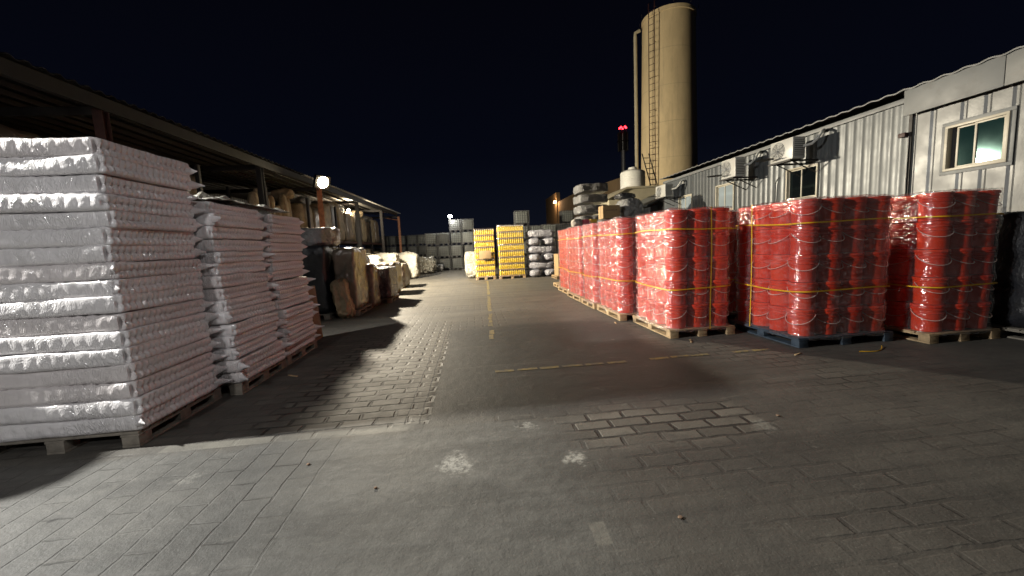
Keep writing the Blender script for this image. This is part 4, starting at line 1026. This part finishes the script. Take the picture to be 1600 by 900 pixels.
# ------------------------------------------------------------------ lamps
def flood(name, label, loc, aim, lens, pole_h=None, s=1.0, warm=True):
    t = thing(name, label, 'lamp', loc)
    d = (Vector(aim)-Vector(loc)).normalized(); q = d.to_track_quat('-Z', 'Y').to_matrix().to_4x4()
    b = MB(); b.box(-.20*s, .20*s, -.15*s, .15*s, .012*s, .08*s, .01*s, q)
    for k in range(7): b.box((-.16+k*.053)*s-.006*s, (-.16+k*.053)*s+.006*s, -.13*s, .13*s, .08*s, .12*s, 0, q)
    b.build('housing', M['dark_steel'], t)
    lb = MB().lathe([(.001, -.07*s), (.06*s, -.062*s), (.105*s, -.04*s), (.135*s, .0), (.137*s, .010*s)], 20); lb.v = [tuple(q @ Vector(p)) for p in lb.v]
    lb.build('lens', M[lens], t)
    return t
L1 = (-5.84, 16.6, 4.52)
flood('floodlight', 'bright warm floodlight at the edge of the shed roof', L1, (1.5, 12, 1), 'lamp_warm', s=1.7)
a1 = MB(); a1.tube([(-6.98, 19.1, 4.60), (-6.9, 18.9, 4.74), (L1[0]-.05, L1[1]+.1, L1[2]+.04)], .03, 6); o = a1.build('lamp_arm', M['dark_steel'], bpy.data.objects['floodlight'])
o.matrix_parent_inverse = Matrix.Translation(-Vector(L1))
def light(name, loc, power, col, rad, aim=None, cone=None, blend=.5):
    ld = bpy.data.lights.new(name, 'SPOT' if aim else 'POINT'); ld.energy = power; ld.color = col; ld.shadow_soft_size = rad
    o = bpy.data.objects.new(name, ld); COL.objects.link(o); o.location = loc
    if aim:
        ld.spot_size = R(cone); ld.spot_blend = blend; o.rotation_euler = (Vector(aim)-Vector(loc)).to_track_quat('-Z', 'Y').to_euler()
    return o
light('floodlight_beam', (L1[0]+.32, L1[1]-.30, L1[2]-.10), 9500, (1, .88, .68), .14, (3.5, 16.6, 2.0), 148, .28)
light('floodlight_side_beam', (L1[0]+.25, L1[1]+.30, L1[2]-.10), 1500, (1, .88, .68), .14, (1, 27, 1), 100, .4)
sl = flood('shed_lamp', 'small floodlight under the pale part of the shed roof', (-7.85, 26.3, 4.42), (-7.8, 25, 4.9), 'lamp_warm', s=.7)
MB().tube([(0, 0, .05), (.1, -.1, .42)], .02, 6).build('hanger', M['dark_steel'], sl)
light('shed_lamp_beam', (-7.9, 26.6, 4.46), 300, (1, .84, .6), .1)
# mast lamp past the near end of the shed, outside the photograph
L2 = (-9.1, 3.50, 5.4)
ml = flood('mast_lamp', 'cool floodlight on a grey mast past the near end of the shed', L2, (0, 3, 0), 'lamp_cool')
MB().tube([(-.25, 0, -L2[2]), (-.25, 0, .25)], .06, 8).build('mast', M['steel'], ml)
MB().tube([(-.25, 0, .1), (-.05, 0, .08)], .03, 6).build('arm', M['steel'], ml)
light('mast_lamp_beam', (L2[0]+.22, L2[1], L2[2]-.14), 6600, (1, .98, .92), .14, (-3.6, 3.2, 0), 88, .85)
light('mast_lamp_wall_fill', (L2[0]+.24, L2[1]+.12, L2[2]-.10), 3000, (1, .98, .93), .14, (8.3, 9.6, 3.6), 42, .8)  # extra spot added as fill for the shadows on the cabin wall
lump_thing('woven_sack', 'unseen white lump added for its shadow beside the tall white stack', 'sack', (-5.25, 3.35, 0), .42, .5, 1.8, 'sack_white', 200, k=2.6, amp=.08)  # out-of-view lump, added and shaped only to shade the left foreground
# yard lamp behind the camera
L3 = (-3.6, -4.6, 4.8)
yl = flood('yard_lamp', 'cool floodlight on a grey pole behind the camera', L3, (-3.4, 3.6, 1.5), 'lamp_cool')
MB().tube([(0, -.3, -L3[2]), (0, -.3, .25)], .06, 8).build('mast', M['steel'], yl)
MB().tube([(0, -.3, .1), (0, -.06, .08)], .03, 6).build('arm', M['steel'], yl)
light('yard_lamp_beam', (L3[0], L3[1]+.3, L3[2]-.12), 620, (1, .98, .97), .16, (-3.4, 3.6, 1.5), 64, .6)
L4 = (2.6, -2.2, 6.8)  # unseen fill lamp, added to brighten the lane-side faces of the white stacks
el = flood('side_fill_lamp', 'unseen added fill floodlight on a thin pole behind the camera', L4, (-3, 5.2, 1.3), 'lamp_cool', s=.7)
MB().tube([(.12, -.1, -6.8), (.12, -.1, .2)], .05, 8).build('mast', M['steel'], el)
MB().tube([(.12, -.1, .1), (.02, -.02, .07)], .02, 6).build('arm', M['steel'], el)
light('side_fill_beam', (L4[0]-.12, L4[1]+.14, L4[2]-.06), 420, (1, .97, .95), .1, (-3.2, 5.2, 1.4), 40, .7)
# far lamp on the tote stack
fl = thing('work_light', 'small white work light clamped on top of the stacked totes', 'lamp', (-1.52, 29.75, 3.95))
MB().lathe([(.02, 0), (.13, .04), (.15, .14), (.08, .22)], 14).build('lens', M['lamp_cool'], fl)
MB().box(-.03, .03, .02, .08, -.12, .06).build('clamp', M['dark_steel'], fl)
light('work_light_beam', (-1.5, 29.3, 4.05), 220, (1, .97, .9), .1)
light('wall_lamp_beam', (11.3, 52.5, 7.2), 260, (1, .6, .3), .15)

# ------------------------------------------------------------------ night sky
wd = bpy.data.worlds.new('World'); sc.world = wd; wd.use_nodes = True
t = wd.node_tree; bg = t.nodes['Background']
g = t.nodes.new('ShaderNodeNewGeometry'); sx = t.nodes.new('ShaderNodeSeparateXYZ'); tc = t.nodes.new('ShaderNodeTexCoord')
t.links.new(tc.outputs['Generated'], sx.inputs[0])
rp = t.nodes.new('ShaderNodeValToRGB'); e = rp.color_ramp.elements
e[0].position = .0; e[0].color = (.0040, .0052, .0100, 1); e[1].position = .62; e[1].color = (.0010, .0010, .0022, 1)
m_ = e.new(.22); m_.color = (.0014, .0020, .0050, 1)
t.links.new(sx.outputs[2], rp.inputs[0]); t.links.new(rp.outputs[0], bg.inputs[0]); bg.inputs[1].default_value = 1.0

# ------------------------------------------------------------------ render settings
sc.render.engine = 'CYCLES'
sc.cycles.use_denoising = True
sc.cycles.max_bounces = 8; sc.cycles.transparent_max_bounces = 16; sc.cycles.diffuse_bounces = 4; sc.cycles.glossy_bounces = 3
sc.cycles.caustics_reflective = False; sc.cycles.caustics_refractive = False
sc.cycles.sample_clamp_indirect = 4
sc.view_settings.view_transform = 'Standard'; sc.view_settings.look = 'None'
sc.view_settings.exposure = .18; sc.view_settings.gamma = 1; sc.view_settings.use_curve_mapping = False
